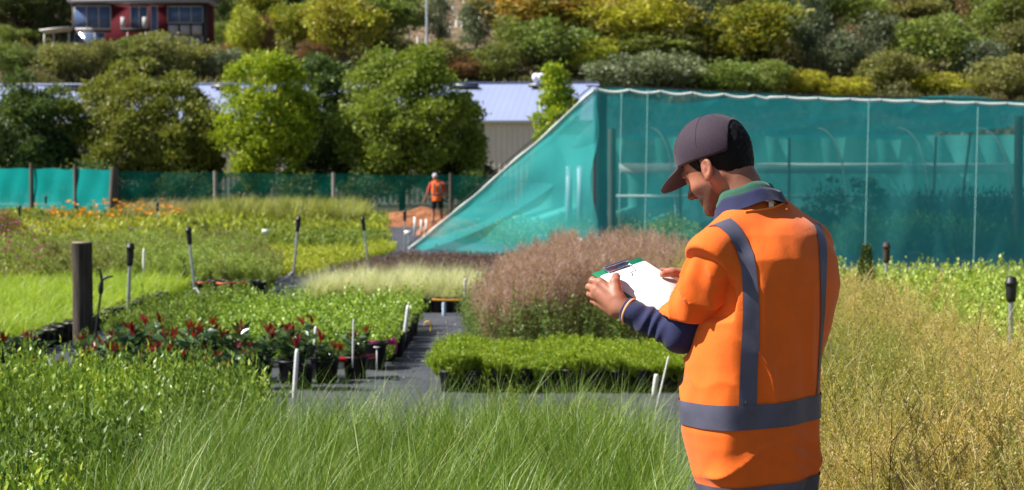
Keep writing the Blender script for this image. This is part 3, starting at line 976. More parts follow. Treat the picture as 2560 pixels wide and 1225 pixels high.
# ------------------------------------------------------------------ house on the hill
def build_house():
    Y = 147.0; s = Y / FPX
    def hp(px, py): q = P(px, py, Y); return q[0], q[2]
    x0, zb = hp(180, 122); x1, zt = hp(522, 7)
    zb -= 1.2
    root = empty('house', ((x0 + x1) / 2, Y, zb)); tag(root, 'dark red two storey house with blue windows high on the hill', 'house')
    ox, oz = (x0 + x1) / 2, zb
    red = pbr('dark_red_boards', (.12, .014, .022), .9, spec=.15, var=.15, scale=2, dim=(1, 1, 12)); dark = pbr('dark_timber', (.035, .03, .035), .7)
    wf = pbr('window_frame_paint', (.55, .52, .52), .5); gl = pbr('window_glass', (.09, .14, .28), .12, spec=.4); pan = pbr('pale_panel', (.42, .40, .40), .7)  # blue of the reflected sky is put into the glass colour
    def box(mb, a, b, y0, y1):       # px rectangle
        (xa, za), (xb, zb_) = hp(*a), hp(*b)
        mb.box(((xa + xb) / 2 - ox, (y0 + y1) / 2, (za + zb_) / 2 - oz), (abs(xb - xa), abs(y1 - y0), abs(za - zb_)))
    mb = MB(); box(mb, (182, 8), (520, 160), .1, 3.2); mb.build('wall', red, root)
    mb = MB(); box(mb, (175, -2), (528, 7), -.9, 3.6); rf = mb.build('roof', pbr('roof_fascia', (.33, .30, .36), .6), root)
    mb = MB(); box(mb, (172, -9), (531, -2.2), -1.0, 3.8); mb.build('roof_sheet', pbr('roof_dark', (.08, .08, .09), .5), rf)
    mb = MB()
    for a, b in (((181, 8), (187, 150)), ((509, 8), (521, 150)), ((277, 8), (281, 14)), ((187, 7.3), (509, 13)), ((187, 75), (277, 81)), ((418, 58.5), (509, 62)), ((418, 88.5), (509, 90.5)), ((325, 8), (372, 14))):
        box(mb, a, b, -.08, .098)
    mb.build('timber_frame', dark, root)
    def window(a, b, n, mulw=1.3, sill=True):
        mb = MB(); box(mb, a, b, -.01, .097); w = mb.build('window', gl, root)
        fr = MB(); xs = np.linspace(a[0], b[0], n + 1)
        for x in xs: box(fr, (x - mulw, a[1]), (x + mulw, b[1]), -.07, -.012)
        box(fr, (a[0] + 1.31, a[1] - 1), (b[0] - 1.31, a[1] + 1), -.065, -.013)
        box(fr, (a[0] + 1.31, b[1] - (2 if sill else 1)), (b[0] - 1.31, b[1] + (2.5 if sill else 1)), -.068, -.013)
        fr.build('frame', wf, w); return w
    window((187, 15), (277, 72), 3); window((187, 82), (262, 145), 3, 1, False)
    window((327, 16), (369, 78), 2, 2, False); window((378, 15), (394, 110), 1, 1.5, False)
    window((419, 16), (507, 57), 3, .9, False); window((419, 91), (507, 145), 3, 1.3, False)
    for i in range(3):
        mb = MB(); box(mb, (421 + i * 29.5, 63), (446 + i * 29.5, 87.5), -.05, .0); mb.build('panel', pan, root)
    b = MB(); box(b, (309, 74), (377, 79), -1.3, .09); bal = b.build('balcony', dark, root)
    for sx in (310, 364):
        b = MB(); box(b, (sx, 46), (sx + 12, 74), -1.29, -1.24); b.build('screen', pan, bal)
    b = MB()
    for x in np.linspace(324, 362, 12): box(b, (x, 52), (x + .8, 74), -1.27, -1.24)
    box(b, (323, 51), (363, 52), -1.28, -1.23); b.build('railing', dark, bal)
    for x in (326, 371): 
        b = MB(); box(b, (x, 79), (x + 2.5, 150), -1.25, -1.1); b.build('balcony_post', wf, bal)
    b = MB(); b.lathe([(.02, -.2), (.15, -.12), (.19, 0), (.15, .12), (.02, .2)], (hp(415, 92)[0] - ox, -.35, hp(415, 92)[1] - oz), 12); b.build('wall_lamp', wf, root)
    # pergola
    pg = empty('pergola', (hp(145, 112)[0], Y - .5, hp(145, 112)[1] - 1)); tag(pg, 'small white flat pergola standing beside the red house', 'pergola')
    def rel(px, py): q = hp(px, py); return q[0] - pg.location[0], q[1] - pg.location[2]
    wp = pbr('pergola_white', (.6, .6, .57), .6)
    for px in (115, 138, 176):
        x, z = rel(px, 80); mb = MB(); mb.box((x, 0, z / 2), (.12, .12, z)); mb.build('post', wp, pg)
    (xa, za), (xb, zb2) = rel(110, 82), rel(182, 74)
    mb = MB(); V = [(xa, -1, za), (xb, -1, zb2), (xb, 1.5, zb2), (xa, 1.5, za)]
    V = V + [(x, y, z + .16) for x, y, z in V]
    mb.add(V, [[0, 3, 2, 1], [4, 5, 6, 7], [0, 1, 5, 4], [1, 2, 6, 5], [2, 3, 7, 6], [3, 0, 4, 7]]); mb.build('beam', wp, pg)
    # lamp pole on the slope
    X = (1068 - 1280) / FPX * 128; z = float(hz(X, 128))
    lp = empty('lamp_pole', (X, 128, z)); tag(lp, 'tall thin grey lamp pole standing on the clay slope', 'pole')
    zt = P(1068, -40, 128)[2] - z
    mb = MB(); mb.tube([(0, 0, -.5), (0, 0, zt)], [.12, .08], 10); mb.build('pole', pbr('galvanised', (.5, .51, .53), .45, metal=.3), lp, smooth=True)
    mb = MB(); mb.tube([(0, 0, zt - .1), (.1, -.3, zt + .1), (.15, -1.1, zt + .2)], .05, 8); mb.box((.16, -1.4, zt + .2), (.3, .7, .12)); mb.build('lamp_head', wf, lp)

# ------------------------------------------------------------------ nets
def netmat(name, col, opac, weave=900, fold=(2.2, .35)):
    m, nt = newmat(name)
    d = N(nt, 'ShaderNodeBsdfDiffuse'); d.inputs[0].default_value = (*col, 1)
    t = N(nt, 'ShaderNodeBsdfTranslucent'); t.inputs[0].default_value = (*[min(1, c * 1.25) for c in col], 1)
    a = N(nt, 'ShaderNodeMixShader'); a.inputs[0].default_value = .42
    nt.links.new(d.outputs[0], a.inputs[1]); nt.links.new(t.outputs[0], a.inputs[2])
    tr = N(nt, 'ShaderNodeBsdfTransparent'); b = N(nt, 'ShaderNodeMixShader')
    nf = noise(nt, fold[0], 3, dim=(1, 1, fold[1])); mr = N(nt, 'ShaderNodeMapRange')
    mr.inputs[1].default_value = .3; mr.inputs[2].default_value = .7; mr.inputs[3].default_value = opac - .025; mr.inputs[4].default_value = min(.97, opac + .025)
    nt.links.new(nf, mr.inputs[0]); nt.links.new(mr.outputs[0], b.inputs[0])
    nt.links.new(tr.outputs[0], b.inputs[1]); nt.links.new(a.outputs[0], b.inputs[2])
    o = N(nt, 'ShaderNodeOutputMaterial'); nt.links.new(b.outputs[0], o.inputs[0])
    return m

def grid_sheet(fn, nu, nv):
    V = np.array([fn(u, v) for u in np.linspace(0, 1, nu) for v in np.linspace(0, 1, nv)])
    F = [[i * nv + j, (i + 1) * nv + j, (i + 1) * nv + j + 1, i * nv + j + 1] for i in range(nu - 1) for j in range(nv - 1)]
    return V, np.array(F)

TEAL = (.085, .50, .50)
def build_nethouse():
    root = empty('shade_net_house', (1.47, 30, 0)); tag(root, 'large teal shade net house with sloping net wing and timber posts', 'shade house')
    o = np.array([1.47, 30, 0])
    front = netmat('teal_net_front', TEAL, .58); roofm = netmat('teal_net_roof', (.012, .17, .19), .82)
    back = netmat('teal_net_back', (.18, .80, .72), .92); wingm = netmat('teal_net_wing', (.06, .42, .42), .60, fold=(1.2, .3))  # back net coloured extra bright, standing in for sunlight the roof net blocks
    wood = pbr('weathered_post', (.11, .095, .075), .85, var=.3, scale=3, dim=(6, 6, .6), bumpv=.5, bscale=20)
    zt = lambda x: np.interp(x, [1.4, 2.2, 5, 9, 14], [3.12, 3.10, 2.97, 2.86, 2.83])
    def part(name, VF, mat, par=root, smooth=True): return obj(name, mesh_np(name, np.asarray(VF[0]) - o, VF[1], mat, smooth), par)
    fn = lambda u, v: np.array([1.47 + 12.5 * u, 30 + .035 * math.sin(v * 3.1) * math.sin(u * 23) + .010 * math.sin(u * 90 + v * 4), (zt(1.47 + 12.5 * u)) * (1 - v) + .0 * v + .03])
    part('front_net', grid_sheet(fn, 120, 14), front)
    # roof net seen through the front; colour darkened to paint its shaded underside
    def roof(u, v):
        x = -1.0 + 15 * u; y = 30.02 + 28 * v
        x = max(x, 1.5 - v * 2.6) if u == 0 else x
        return np.array([1.5 * (1 - u) + 1.3 * v * (1 - u) + 14 * u, y, 2.98 - .0 * v + .14 * abs(math.sin(v * 9.4)) - .16 * math.sin(u * 3.1 * 4) ** 2 * .6 + .02 * math.sin(u * 40)])
    part('roof_net', grid_sheet(roof, 90, 60), roofm)
    bk = lambda u, v: np.array([(1.0 if v < .99 else -1.0) + (0 if u else -1.0 * v) + 18 * u, 58 + .12 * math.sin(u * 60), 3.05 * (1 - v)])
    part('back_net', grid_sheet(bk, 120, 6), back)
    rt = lambda u, v: np.array([14 + 4.5 * u, 30 + 28 * u, 3.0 * (1 - v)])
    part('side_net', grid_sheet(rt, 40, 6), back)
    # sloping wing from the corner head to the ground
    gp = G(1025, 622); top = np.array([1.47, 30.0, 3.10]); base = np.array([1.47, 30.0, 0.02])
    def edge(u):
        p = top + (gp - top) * u
        return p + np.array([0, 0, -.05 * math.sin(math.pi * u) + .02 * math.sin(u * 19) * (1 - u)])
    def wing(u, v):
        a = edge(u); b = base + (gp - base) * u
        p = a + (b - a) * v
        k = math.sin(math.pi * v) * (1 - u)
        return p + np.array([.10 * math.sin(v * 9 + u * 12) * k, .16 * math.sin(v * 8 - u * 7) * k, 0])
    part('wing_net', grid_sheet(wing, 60, 20), wingm)
    lo = P(1482, 392, 30.1); hi2 = G(1055, 628)
    def wing2(u, v):
        a = edge(u * .985); b = lo + (hi2 - lo) * u + np.array([0, 0, -.22 * math.sin(math.pi * u)])
        p = a + (b - a) * v + np.array([.02, .14, 0])
        return p + np.array([0, .10 * math.sin(v * 7 + u * 5) * math.sin(math.pi * v), 0])
    w2 = part('wing_fold', grid_sheet(wing2, 60, 14), netmat('teal_net_fold', (.07, .42, .43), .50))
    hemw = pbr('hem_cloth', (.56, .70, .66), .8, var=.12, scale=1.4, col2=(.10, .48, .44)) if False else pbr('hem_white', (.66, .74, .70), .8, var=.08, scale=3)
    # hem along the wing
    mb = MB(); us = np.linspace(0, 1, 60)
    mb.tube([edge(u) + np.array([-.012, -.03, .0]) for u in us], [.030 + .008 * math.sin(u * 40) for u in us], 8, flat=.7)
    V = np.vstack(mb.V) - o; obj('wing_hem', mesh_np('wing_hem', V, [np.vstack(mb.F4), np.vstack(mb.F3)], hemw, True), root)
    mb = MB(); mb.tube([edge(u) + np.array([-.06, -.0, .075]) for u in us], .012, 6)
    V = np.vstack(mb.V) - o; obj('cable', mesh_np('cable', V, [np.vstack(mb.F4), np.vstack(mb.F3)], pbr('black_cable', (.01, .01, .012), .5), True), root)
    # hem along the front top: hangs in small swags between ties
    seg = .55; xs = np.arange(1.5, 14, seg / 8)
    pts = []; rad = []
    for x in xs:
        ph = ((x - 1.5) % seg) / seg
        pts.append([x, 29.96, zt(x) - .012 - .035 * math.sin(math.pi * ph) * (1.4 if x < 4.5 else .6)]); rad.append(.021 + .008 * math.sin(math.pi * ph))
    mb = MB(); mb.tube(pts, rad, 8, flat=1.0)
    V = np.vstack(mb.V) - o; obj('top_hem', mesh_np('top_hem', V, [np.vstack(mb.F4), np.vstack(mb.F3)], hemw, True), root)
    mb = MB(); mb.tube([(x, 29.98, zt(x) + .045) for x in np.linspace(1.3, 14, 40)], .012, 6)
    for x in np.arange(1.5, 14, seg): mb.tube([(x, 29.93, zt(x) + .05), (x + .01, 29.92, zt(x) - .05)], .006, 4)
    V = np.vstack(mb.V) - o; obj('cable', mesh_np('cable', V, [np.vstack(mb.F4), np.vstack(mb.F3)], bpy.data.materials['black_cable'], True), root)
    # vertical seam cords
    mb = MB()
    for px in (1553, 1618, 2168, 2440):
        x = (px - 1280) / FPX * 30; mb.tube([(x, 29.93, zt(x)), (x - .03, 29.90, 1.5), (x - .05, 29.93, .05)], .007, 4)
    V = np.vstack(mb.V) - o; obj('seam', mesh_np('seam', V, [np.vstack(mb.F4), np.vstack(mb.F3)], pbr('seam_teal', (.25, .5, .48), .8), True), root)
    # posts
    def post(px, Y, ztop, r, name='post', lean=0, mat=wood):
        x = (px - 1280) / FPX * Y; mb = MB()
        mb.tube([(x - o[0], Y - o[1], -.1), (x + lean - o[0], Y - o[1], ztop)], [r * 1.06, r], 12); return mb.build(name, mat, root, smooth=True)
    post(1500, 30.35, 3.12, .12, mat=pbr('dark_post', (.03, .03, .035), .9)); post(1503, 33, 2.75, .085); post(1530, 36, 2.6, .08)
    post(2545, 33, 2.75, .085); post(2392, 46, 2.8, .035, 'pole', .35); post(1972, 52, 2.8, .04, 'pole'); post(2330, 50, 2.8, .035, 'pole', .1)
    post(1700, 56, 3.0, .05)
    pale = pbr('pale_plastic', (.42, .56, .52), .6); 
    mb = MB(); a = P(1548, 408, 57.4); b = P(2600, 434, 57.4)
    mb.box(((a[0] + b[0]) / 2 - o[0], 57.4 - o[1], (a[2] + b[2]) / 2), (b[0] - a[0], .05, a[2] - b[2])); mb.build('plastic_skirt', pale, root)
    mb = MB(); a = P(1530, 490, 57.3)
    mb.box(((a[0] + 19) / 2 - o[0], 57.3 - o[1], a[2]), (19 - a[0], .06, .09)); mb.build('rail', pale, root)
    # plastic sheet roll and door strips seen under the wing
    bl = pbr('pale_blue_plastic', (.30, .42, .55), .5)
    for px, w in ((1423, .15), (1450, .13)):
        a = P(px, 415, 40); mb = MB(); mb.box((a[0] - o[0], 40 - o[1], a[2] / 2 + .1), (w, .03, a[2] - .2)); mb.build('door_strip', bl, root)
    # tunnel hoops: white pipes, each bent from the ground up to the roof
    for k, px in enumerate((1690, 1902, 2118, 2325, 2530)):
        Y0 = 44.0; x = (px - 1280) / FPX * Y0
        h = empty('tunnel_hoop', (x, Y0, 0)); tag(h, 'thin white tunnel hoop seen through the teal net', 'hoop', 'white hoops inside the net house')
        t = np.linspace(0, math.pi, 30)
        mb = MB(); mb.tube([(-.55 * q ** 2.2, 1.2 * q ** 3, 2.9 * math.sin(q * 1.5)) for q in np.linspace(0, 1, 20)], .020, 6)
        mb.build('pipe', pale, h, smooth=True)

def build_fence():
    wood = pbr('fence_post_wood', (.10, .080, .065), .9, var=.35, scale=4, dim=(5, 5, .5))
    pale = pbr('pale_fence_post', (.30, .27, .23), .85, var=.2, scale=4)
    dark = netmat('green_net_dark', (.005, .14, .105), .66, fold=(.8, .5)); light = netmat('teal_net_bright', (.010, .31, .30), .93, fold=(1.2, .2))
    # sunlit section, angled back
    A = np.array([(-40 - 1280) / FPX * 71, 71, 0]); B = np.array([(278 - 1280) / FPX * 62, 62, 0])
    r1 = empty('windbreak_fence', (B + A) / 2); tag(r1, 'bright teal windbreak cloth fence on dark posts behind orange flowers', 'fence')
    o = (A + B) / 2
    def sheet(A, B, z0, z1, nu=80):
        d = B - A; n = nrm(np.cross(d, ZD0))
        def f(u, v):
            p = A + d * u; z = (z0 + (z1 - z0) * u) * (1 - v)
            return p + n * (.05 * math.sin(u * 40 + v * 3) + .05 * math.sin(u * 13 - v * 4)) * math.sin(math.pi * min(1, v + .1)) + np.array([0, 0, z + .02 * math.sin(u * 25) * (1 - v)])
        return grid_sheet(f, nu, 10)
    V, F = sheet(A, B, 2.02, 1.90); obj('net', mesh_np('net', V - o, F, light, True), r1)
    def post(root, o, px, A, B, h, r, mat, lean=0, py=None):
        u = np.linspace(0, 1, 400); pts = A[None] + (B - A)[None] * u[:, None]
        pp = 1280 + FPX * pts[:, 0] / pts[:, 1]; q = pts[np.argmin(abs(pp - px))] + np.array([0, -.12, 0])
        mb = MB(); mb.tube([q - o + [0, 0, -.1], q - o + [lean * .5, 0, h * .5], q - o + [lean, 0, h]], [r * 1.1, r, r * .95], 9); mb.build('post', mat, root, smooth=True)
    post(r1, o, 82, A, B, 2.2, .085, wood); post(r1, o, 192, A, B, 2.12, .08, wood)
    A2 = B + np.array([0, .05, 0]); B2 = np.array([(1290 - 1280) / FPX * 63, 63, 0]); o2 = (A2 + B2) / 2
    r2 = empty('windbreak_fence', o2); tag(r2, 'dark green windbreak cloth fence in front of the row of trees', 'fence')
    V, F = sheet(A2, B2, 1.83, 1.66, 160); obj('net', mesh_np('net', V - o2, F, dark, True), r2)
    post(r2, o2, 276, A2, B2, 1.98, .13, wood, .14); post(r2, o2, 292, A2, B2, 1.85, .09, wood, .02)
    post(r2, o2, 541, A2, B2, 1.85, .075, pale); post(r2, o2, 836, A2, B2, 1.80, .07, pale); post(r2, o2, 1128, A2, B2, 1.78, .07, wood)
ZD0 = np.array([0, 0, 1.0])
# ------------------------------------------------------------------ vegetation generators (numpy)
def rs(seed): return np.random.RandomState(seed)

def rot_frames(D, R):
    """for unit directions D (n,3): side vectors, random roll"""
    n = len(D)
    r = R.randn(n, 3)
    S = np.cross(D, r); S /= np.linalg.norm(S, axis=1)[:, None] + 1e-9
    return S, np.cross(D, S)

def leaves(Pt, D, Lg, Wd, R, bend=.25, fold=True):
    """leaf blades from base points Pt along D; two quads folded along the midrib (or one plain quad)"""
    n = len(Pt); Lg = np.broadcast_to(Lg, n)[:, None]; Wd = np.broadcast_to(Wd, n)[:, None]
    S, U = rot_frames(D, R)
    mid = Pt + D * Lg * .5 + U * Lg * bend * .12
    tip = Pt + D * Lg - U * Lg * bend * .25
    l = Pt + D * Lg * .42 + S * Wd * .5 + U * Wd * .12
    r = Pt + D * Lg * .42 - S * Wd * .5 + U * Wd * .12
    i = np.arange(n)[:, None]
    if fold:
        V = np.stack([Pt, l, tip, r, mid], 1).reshape(-1, 3)
        F = np.concatenate([i * 5 + np.array([0, 4, 2, 1])[None], i * 5 + np.array([0, 3, 2, 4])[None]])
    else:
        V = np.stack([Pt, l, tip, r], 1).reshape(-1, 3)
        F = i * 4 + np.arange(4)[None]
    return V, F

def blades(Pt, H_, lean, W_, R, seg=4, droop=.5, twist=.6):
    """grass blades: tapering curved strips"""
    n = len(Pt); H_ = np.broadcast_to(H_, n); W_ = np.broadcast_to(W_, n)
    az = R.rand(n) * 2 * math.pi
    Dh = np.stack([np.cos(az), np.sin(az), np.zeros(n)], 1)
    a2 = az + math.pi / 2 + (R.rand(n) - .5) * 2 * twist
    S = np.stack([np.cos(a2), np.sin(a2), np.zeros(n)], 1)
    lean = np.broadcast_to(lean, n); dr = droop * (.5 + R.rand(n))
    V = []
    for k in range(seg + 1):
        t = k / seg
        th = lean * (.3 + t * .7) + dr * t * t
        pos = Pt + (Dh * np.sin(th)[:, None] + np.array([0, 0, 1.0]) * np.cos(th)[:, None]) * (H_ * t)[:, None]
        w = (W_ * (1 - t) ** .7 * .5 + .00005)[:, None]
        V += [pos - S * w, pos + S * w]
    V = np.stack(V, 1).reshape(-1, 3)
    b = (np.arange(n) * (2 * seg + 2))[:, None]
    F = np.concatenate([b + np.array([2 * k, 2 * k + 1, 2 * k + 3, 2 * k + 2])[None] for k in range(seg)])
    return V, F

class Mass:
    def __init__(s): s.V = []; s.F = []; s.n = 0; s.A = []
    def add(s, VF, a=0.0):
        V, F = VF; s.V.append(V.astype(np.float32)); s.F.append(F + s.n); s.n += len(V)
        s.A.append(np.full(len(V), a, np.float32)); return s
    def mesh(s, name, mat, smooth=False):
        V = np.vstack(s.V)
        if len(V) > 3000000: print('BIG', name, len(V))
        return mesh_np(name, V, np.vstack(s.F), mat, smooth)
    def copies(s, proto, pos, R, smin_=.85, smax_=1.15, tilt=.08, zs=None):
        """many turned and scaled copies of a small proto (V,F) baked into this one mesh"""
        V, F = proto; n = len(pos)
        a = R.rand(n) * 6.2832; sc = smin_ + (smax_ - smin_) * R.rand(n)
        tx = (R.rand(n, 2) - .5) * 2 * tilt
        ca, sa = np.cos(a) * sc, np.sin(a) * sc
        zs_ = sc if zs is None else sc * zs
        X = V[None, :, 0] * ca[:, None] - V[None, :, 1] * sa[:, None]
        Y = V[None, :, 0] * sa[:, None] + V[None, :, 1] * ca[:, None]
        Z = V[None, :, 2] * np.broadcast_to(zs_, n)[:, None]
        X = X + Z * tx[:, :1]; Y = Y + Z * tx[:, 1:]
        W = np.stack([X, Y, Z], -1) + pos[:, None, :]
        FF = F[None] + (np.arange(n) * len(V))[:, None, None]
        return s.add((W.reshape(-1, 3), FF.reshape(-1, F.shape[1])))

def in_poly(p, poly):
    x, y = p[:, 0], p[:, 1]; c = np.zeros(len(p), bool); n = len(poly)
    for i in range(n):
        x1, y1 = poly[i]; x2, y2 = poly[(i + 1) % n]
        if y1 == y2: continue
        m = ((y1 > y) != (y2 > y)) & (x < (x2 - x1) * (y - y1) / (y2 - y1) + x1)
        c ^= m
    return c

def fill_poly(poly, spacing, R, jit=.5):
    """jittered grid of points in a polygon (z = 0)"""
    q = np.array(poly, float); lo = q.min(0); hi = q.max(0)
    gx = np.arange(lo[0] + spacing / 2, hi[0], spacing); gy = np.arange(lo[1] + spacing / 2, hi[1], spacing)
    g = np.stack(np.meshgrid(gx, gy), -1).reshape(-1, 2)
    g = g + (R.rand(len(g), 2) - .5) * 2 * jit * spacing
    g = g[in_poly(g, q)]
    return np.concatenate([g, np.zeros((len(g), 1))], 1)

def rect(x0, x1, y0, y1): return [(x0, y0), (x1, y0), (x1, y1), (x0, y1)]

# ---- small plants (proto V,F with quads)
def p_leafy(R, h=.34, w=.16, n_st=10, n_lf=16, ll=.035, lw=.014, up=.5, low=.25):
    """bushy plant: stems with leaves in pairs up to the tip"""
    P0 = []; D0 = []; LL = []
    for i in range(n_st):
        az = R.rand() * 6.28; sp = R.rand() ** .6 * w; hh = h * (.72 + .38 * R.rand()) * (1 - .25 * (sp / w) ** 2)
        for k in range(n_lf):
            t = low + (1 - low) * (k + R.rand()) / n_lf
            c = np.array([math.cos(az) * sp * t, math.sin(az) * sp * t, hh * t])
            a = R.rand() * 6.28; e = up * (.4 + R.rand()) + (.5 if k >= n_lf - 3 else 0)
            P0.append(c); D0.append([math.cos(a) * math.cos(e), math.sin(a) * math.cos(e), math.sin(e)]); LL.append(ll * (.6 + .7 * R.rand()))
    LL = np.array(LL)
    return leaves(np.array(P0), np.array(D0), LL, LL * lw / ll, R, fold=True)

def p_grass(R, h=.4, n=60, w=.004, spread=.05, lean=.35, droop=.6, seg=4):
    Pt = np.zeros((n, 3)); r = spread * np.sqrt(R.rand(n)); a = R.rand(n) * 6.28
    Pt[:, 0] = r * np.cos(a); Pt[:, 1] = r * np.sin(a)
    return blades(Pt, h * (.55 + .5 * R.rand(n)), lean * R.rand(n), w * (.6 + .7 * R.rand(n)), R, seg, droop)

def p_feather(R, h=.85, n_st=7, tw=26, lt=.09, w=.0022, spread=.22, leafn=3, leafl=.012, stem_w=.004, t0=.18):
    """wiry plant: upright stems, fine side twigs, tiny leaves"""
    m = Mass()
    for s in range(n_st):
        az = R.rand() * 6.28; ln = spread * (.3 + R.rand()); hh = h * (.7 + .4 * R.rand())
        ts = np.linspace(0, 1, 6)
        ctr = np.stack([np.cos(az) * ln * ts ** 1.3 + .02 * np.sin(ts * 5 + az), np.sin(az) * ln * ts ** 1.3 + .02 * np.cos(ts * 4 + az), hh * ts], 1)
        for o in (0, 1.57):
            S = np.array([math.cos(az + o), math.sin(az + o), 0]) * stem_w * .5
            wd = (1 - ts * .75)[:, None]
            V = np.stack([ctr - S * wd, ctr + S * wd], 1).reshape(-1, 3)
            F = np.array([[2 * i, 2 * i + 1, 2 * i + 3, 2 * i + 2] for i in range(5)])
            m.add((V, F))
        t = t0 + (1 - t0) * R.rand(tw)
        base = np.stack([np.interp(t, ts, ctr[:, k]) for k in range(3)], 1)
        a = R.rand(tw) * 6.28; e = .5 + .7 * R.rand(tw)
        D = np.stack([np.cos(a) * np.cos(e), np.sin(a) * np.cos(e), np.sin(e)], 1)
        Lt = lt * (.5 + R.rand(tw)) * (1.15 - t * .5)
        S, U = rot_frames(D, R)
        tip = base + D * Lt[:, None] + np.array([0, 0, .012])
        V = np.stack([base - S * w / 2, base + S * w / 2, tip + S * w / 6, tip - S * w / 6], 1).reshape(-1, 3)
        F = np.arange(tw)[:, None] * 4 + np.arange(4)[None]
        m.add((V, F))
        k = leafn * tw
        if k:
            idx = R.randint(0, tw, k); u = R.rand(k)[:, None]
            lp = base[idx] * (1 - u) + tip[idx] * u
            a = R.rand(k) * 6.28; e = .3 + .9 * R.rand(k)
            D = np.stack([np.cos(a) * np.cos(e), np.sin(a) * np.cos(e), np.sin(e)], 1)
            m.add(leaves(lp, D, leafl * (.6 + .8 * R.rand(k)), leafl * .34, R, fold=False))
    return np.vstack(m.V).astype(float), np.vstack(m.F)

# ---- trees: trunk with limbs, crown of leaf cards in lobes
def tree_crown(R, rx, ry, rz, zc, lobes, lobe_r, n, leaf, up=.3, hang=0.0, flat=.8, fillf=.25):
    """returns V,F of leaf cards around z=zc; crown outline made by many lobes with gaps"""
    c = R.randn(lobes, 3); c /= np.linalg.norm(c, axis=1)[:, None]
    c *= (.25 + .75 * R.rand(lobes) ** .5)[:, None]
    c = c * np.clip(np.array([rx, ry, rz]) - lobe_r * .8 * np.array([1, 1, flat]), .15 * np.array([rx, ry, rz]), None) * 1.05
    lr = lobe_r * (.55 + .75 * R.rand(lobes))
    wgt = lr ** 2; wgt /= wgt.sum()
    k = R.choice(lobes, n, p=wgt)
    fill = R.rand(n) < fillf
    d = R.randn(n, 3); d /= np.linalg.norm(d, axis=1)[:, None]
    d[:, 2] = np.where(R.rand(n) < .65, np.abs(d[:, 2]), d[:, 2])
    rad = lr[k] * (1 - .45 * R.rand(n) ** 2.2) * (1 + .55 * (R.rand(n) < .14) * R.rand(n)) * (1 + .22 * np.sin(d[:, 0] * 9 + k) * np.sin(d[:, 2] * 8 + 2 * k))
    p = c[k] + d * rad[:, None] * np.array([1, 1, flat])
    fd = R.randn(n, 3); fd /= np.linalg.norm(fd, axis=1)[:, None]; fd *= (R.rand(n) ** .4)[:, None]
    fp = fd * np.array([rx, ry, rz]) * (.84 + .10 * np.sin(fd[:, :1] * 7 + 3 * np.sin(fd[:, 2:] * 5)))
    p = np.where(fill[:, None], fp, p)
    p[:, 2] += zc
    D = d * .8 + R.randn(n, 3) * .55 + np.array([0, 0, up - hang])
    D /= np.linalg.norm(D, axis=1)[:, None]
    l = leaf * (.6 + .8 * R.rand(n))
    V, F = leaves(p - D * (l * .5)[:, None], D, l, l * .52, R, fold=False)
    return V, F, c + np.array([0, 0, zc]), lr

def tree_trunk(R, h, r, tips, crooked=.15, multi=1, bark=None):
    mb = MB()
    for s in range(multi):
        a = R.rand() * 6.28; top = np.array([math.cos(a), math.sin(a), 0]) * (.25 * h * (multi > 1)) * R.rand() + np.array([0, 0, h])
        ts = np.linspace(0, 1, 7)
        pts = np.array([top * t + np.array([math.sin(t * 4 + s) * crooked * .5, math.cos(t * 3 + s * 2) * crooked * .5, 0]) * t for t in ts])
        pts[0, 2] = -.3
        mb.tube(pts, r * (1 - .7 * ts) * (1 if multi == 1 else .7), 7)
        sel = tips[s::multi]
        for q in sel:
            t0 = .35 + .5 * R.rand(); b = np.array([np.interp(t0, ts, pts[:, k]) for k in range(3)])
            m_ = (b + q) / 2 + np.array([0, 0, .15 * h * R.rand() - .02 * h]) 
            pp = np.array([b, (b + m_) / 2, m_, (m_ + q) / 2, q])
            mb.tube(pp, r * .38 * np.array([1, .8, .6, .42, .2]), 5)
    return mb
# ------------------------------------------------------------------ trees
LM = {}
def tree_mats():
    PT = dict(green=(.16, .19, .05), deep=(.07, .11, .03), lime=(.30, .27, .045), olive=(.20, .19, .07), silver=(.10, .13, .07), grey=(.14, .16, .09), autumn=(.20, .23, .04), rust=(.14, .12, .05), gold=(.20, .26, .04))
    def lm(k, stops, **kw): LM[k] = leafmat('foliage_' + k, stops, **({'trans': .33, 'patch': (4.5, PT[k])} | kw))
    lm('green', [(0, (0.118, 0.204, 0.043)), (.5, (0.218, 0.312, 0.067)), (1, (0.379, 0.443, 0.105))])
    lm('deep', [(0, (0.043, 0.087, 0.037)), (.5, (0.102, 0.168, 0.054)), (1, (0.235, 0.303, 0.101))])
    lm('lime', [(0, (0.287, 0.365, 0.032)), (.5, (0.493, 0.548, 0.054)), (1, (0.753, 0.708, 0.082))])
    lm('olive', [(0, (0.133, 0.162, 0.043)), (.5, (0.255, 0.270, 0.082)), (1, (0.375, 0.357, 0.124))])
    lm('silver', [(0, (0.156, 0.198, 0.111)), (.5, (0.259, 0.310, 0.182)), (1, (0.394, 0.447, 0.272))], trans=.2)
    lm('grey', [(0, (0.110, 0.143, 0.084)), (.5, (0.188, 0.232, 0.137)), (1, (0.265, 0.321, 0.200))], trans=.2)
    lm('autumn', [(0, (0.259, 0.176, 0.034)), (.35, (0.484, 0.333, 0.054)), (.7, (0.570, 0.262, 0.061)), (1, (0.277, 0.333, 0.061))], tcol=(1, .8, .3))
    lm('rust', [(0, (0.166, 0.089, 0.044)), (.5, (0.331, 0.156, 0.070)), (1, (0.265, 0.211, 0.089))], tcol=(1, .7, .4))
    lm('gold', [(0, (0.185, 0.277, 0.028)), (.5, (0.403, 0.426, 0.043)), (1, (0.587, 0.499, 0.048))], tcol=(1, .9, .3))
    LM['bark'] = pbr('bark', (.075, .060, .048), .95, var=.35, scale=3, dim=(3, 3, .6), bumpv=.6, bscale=8, bdist=.03)

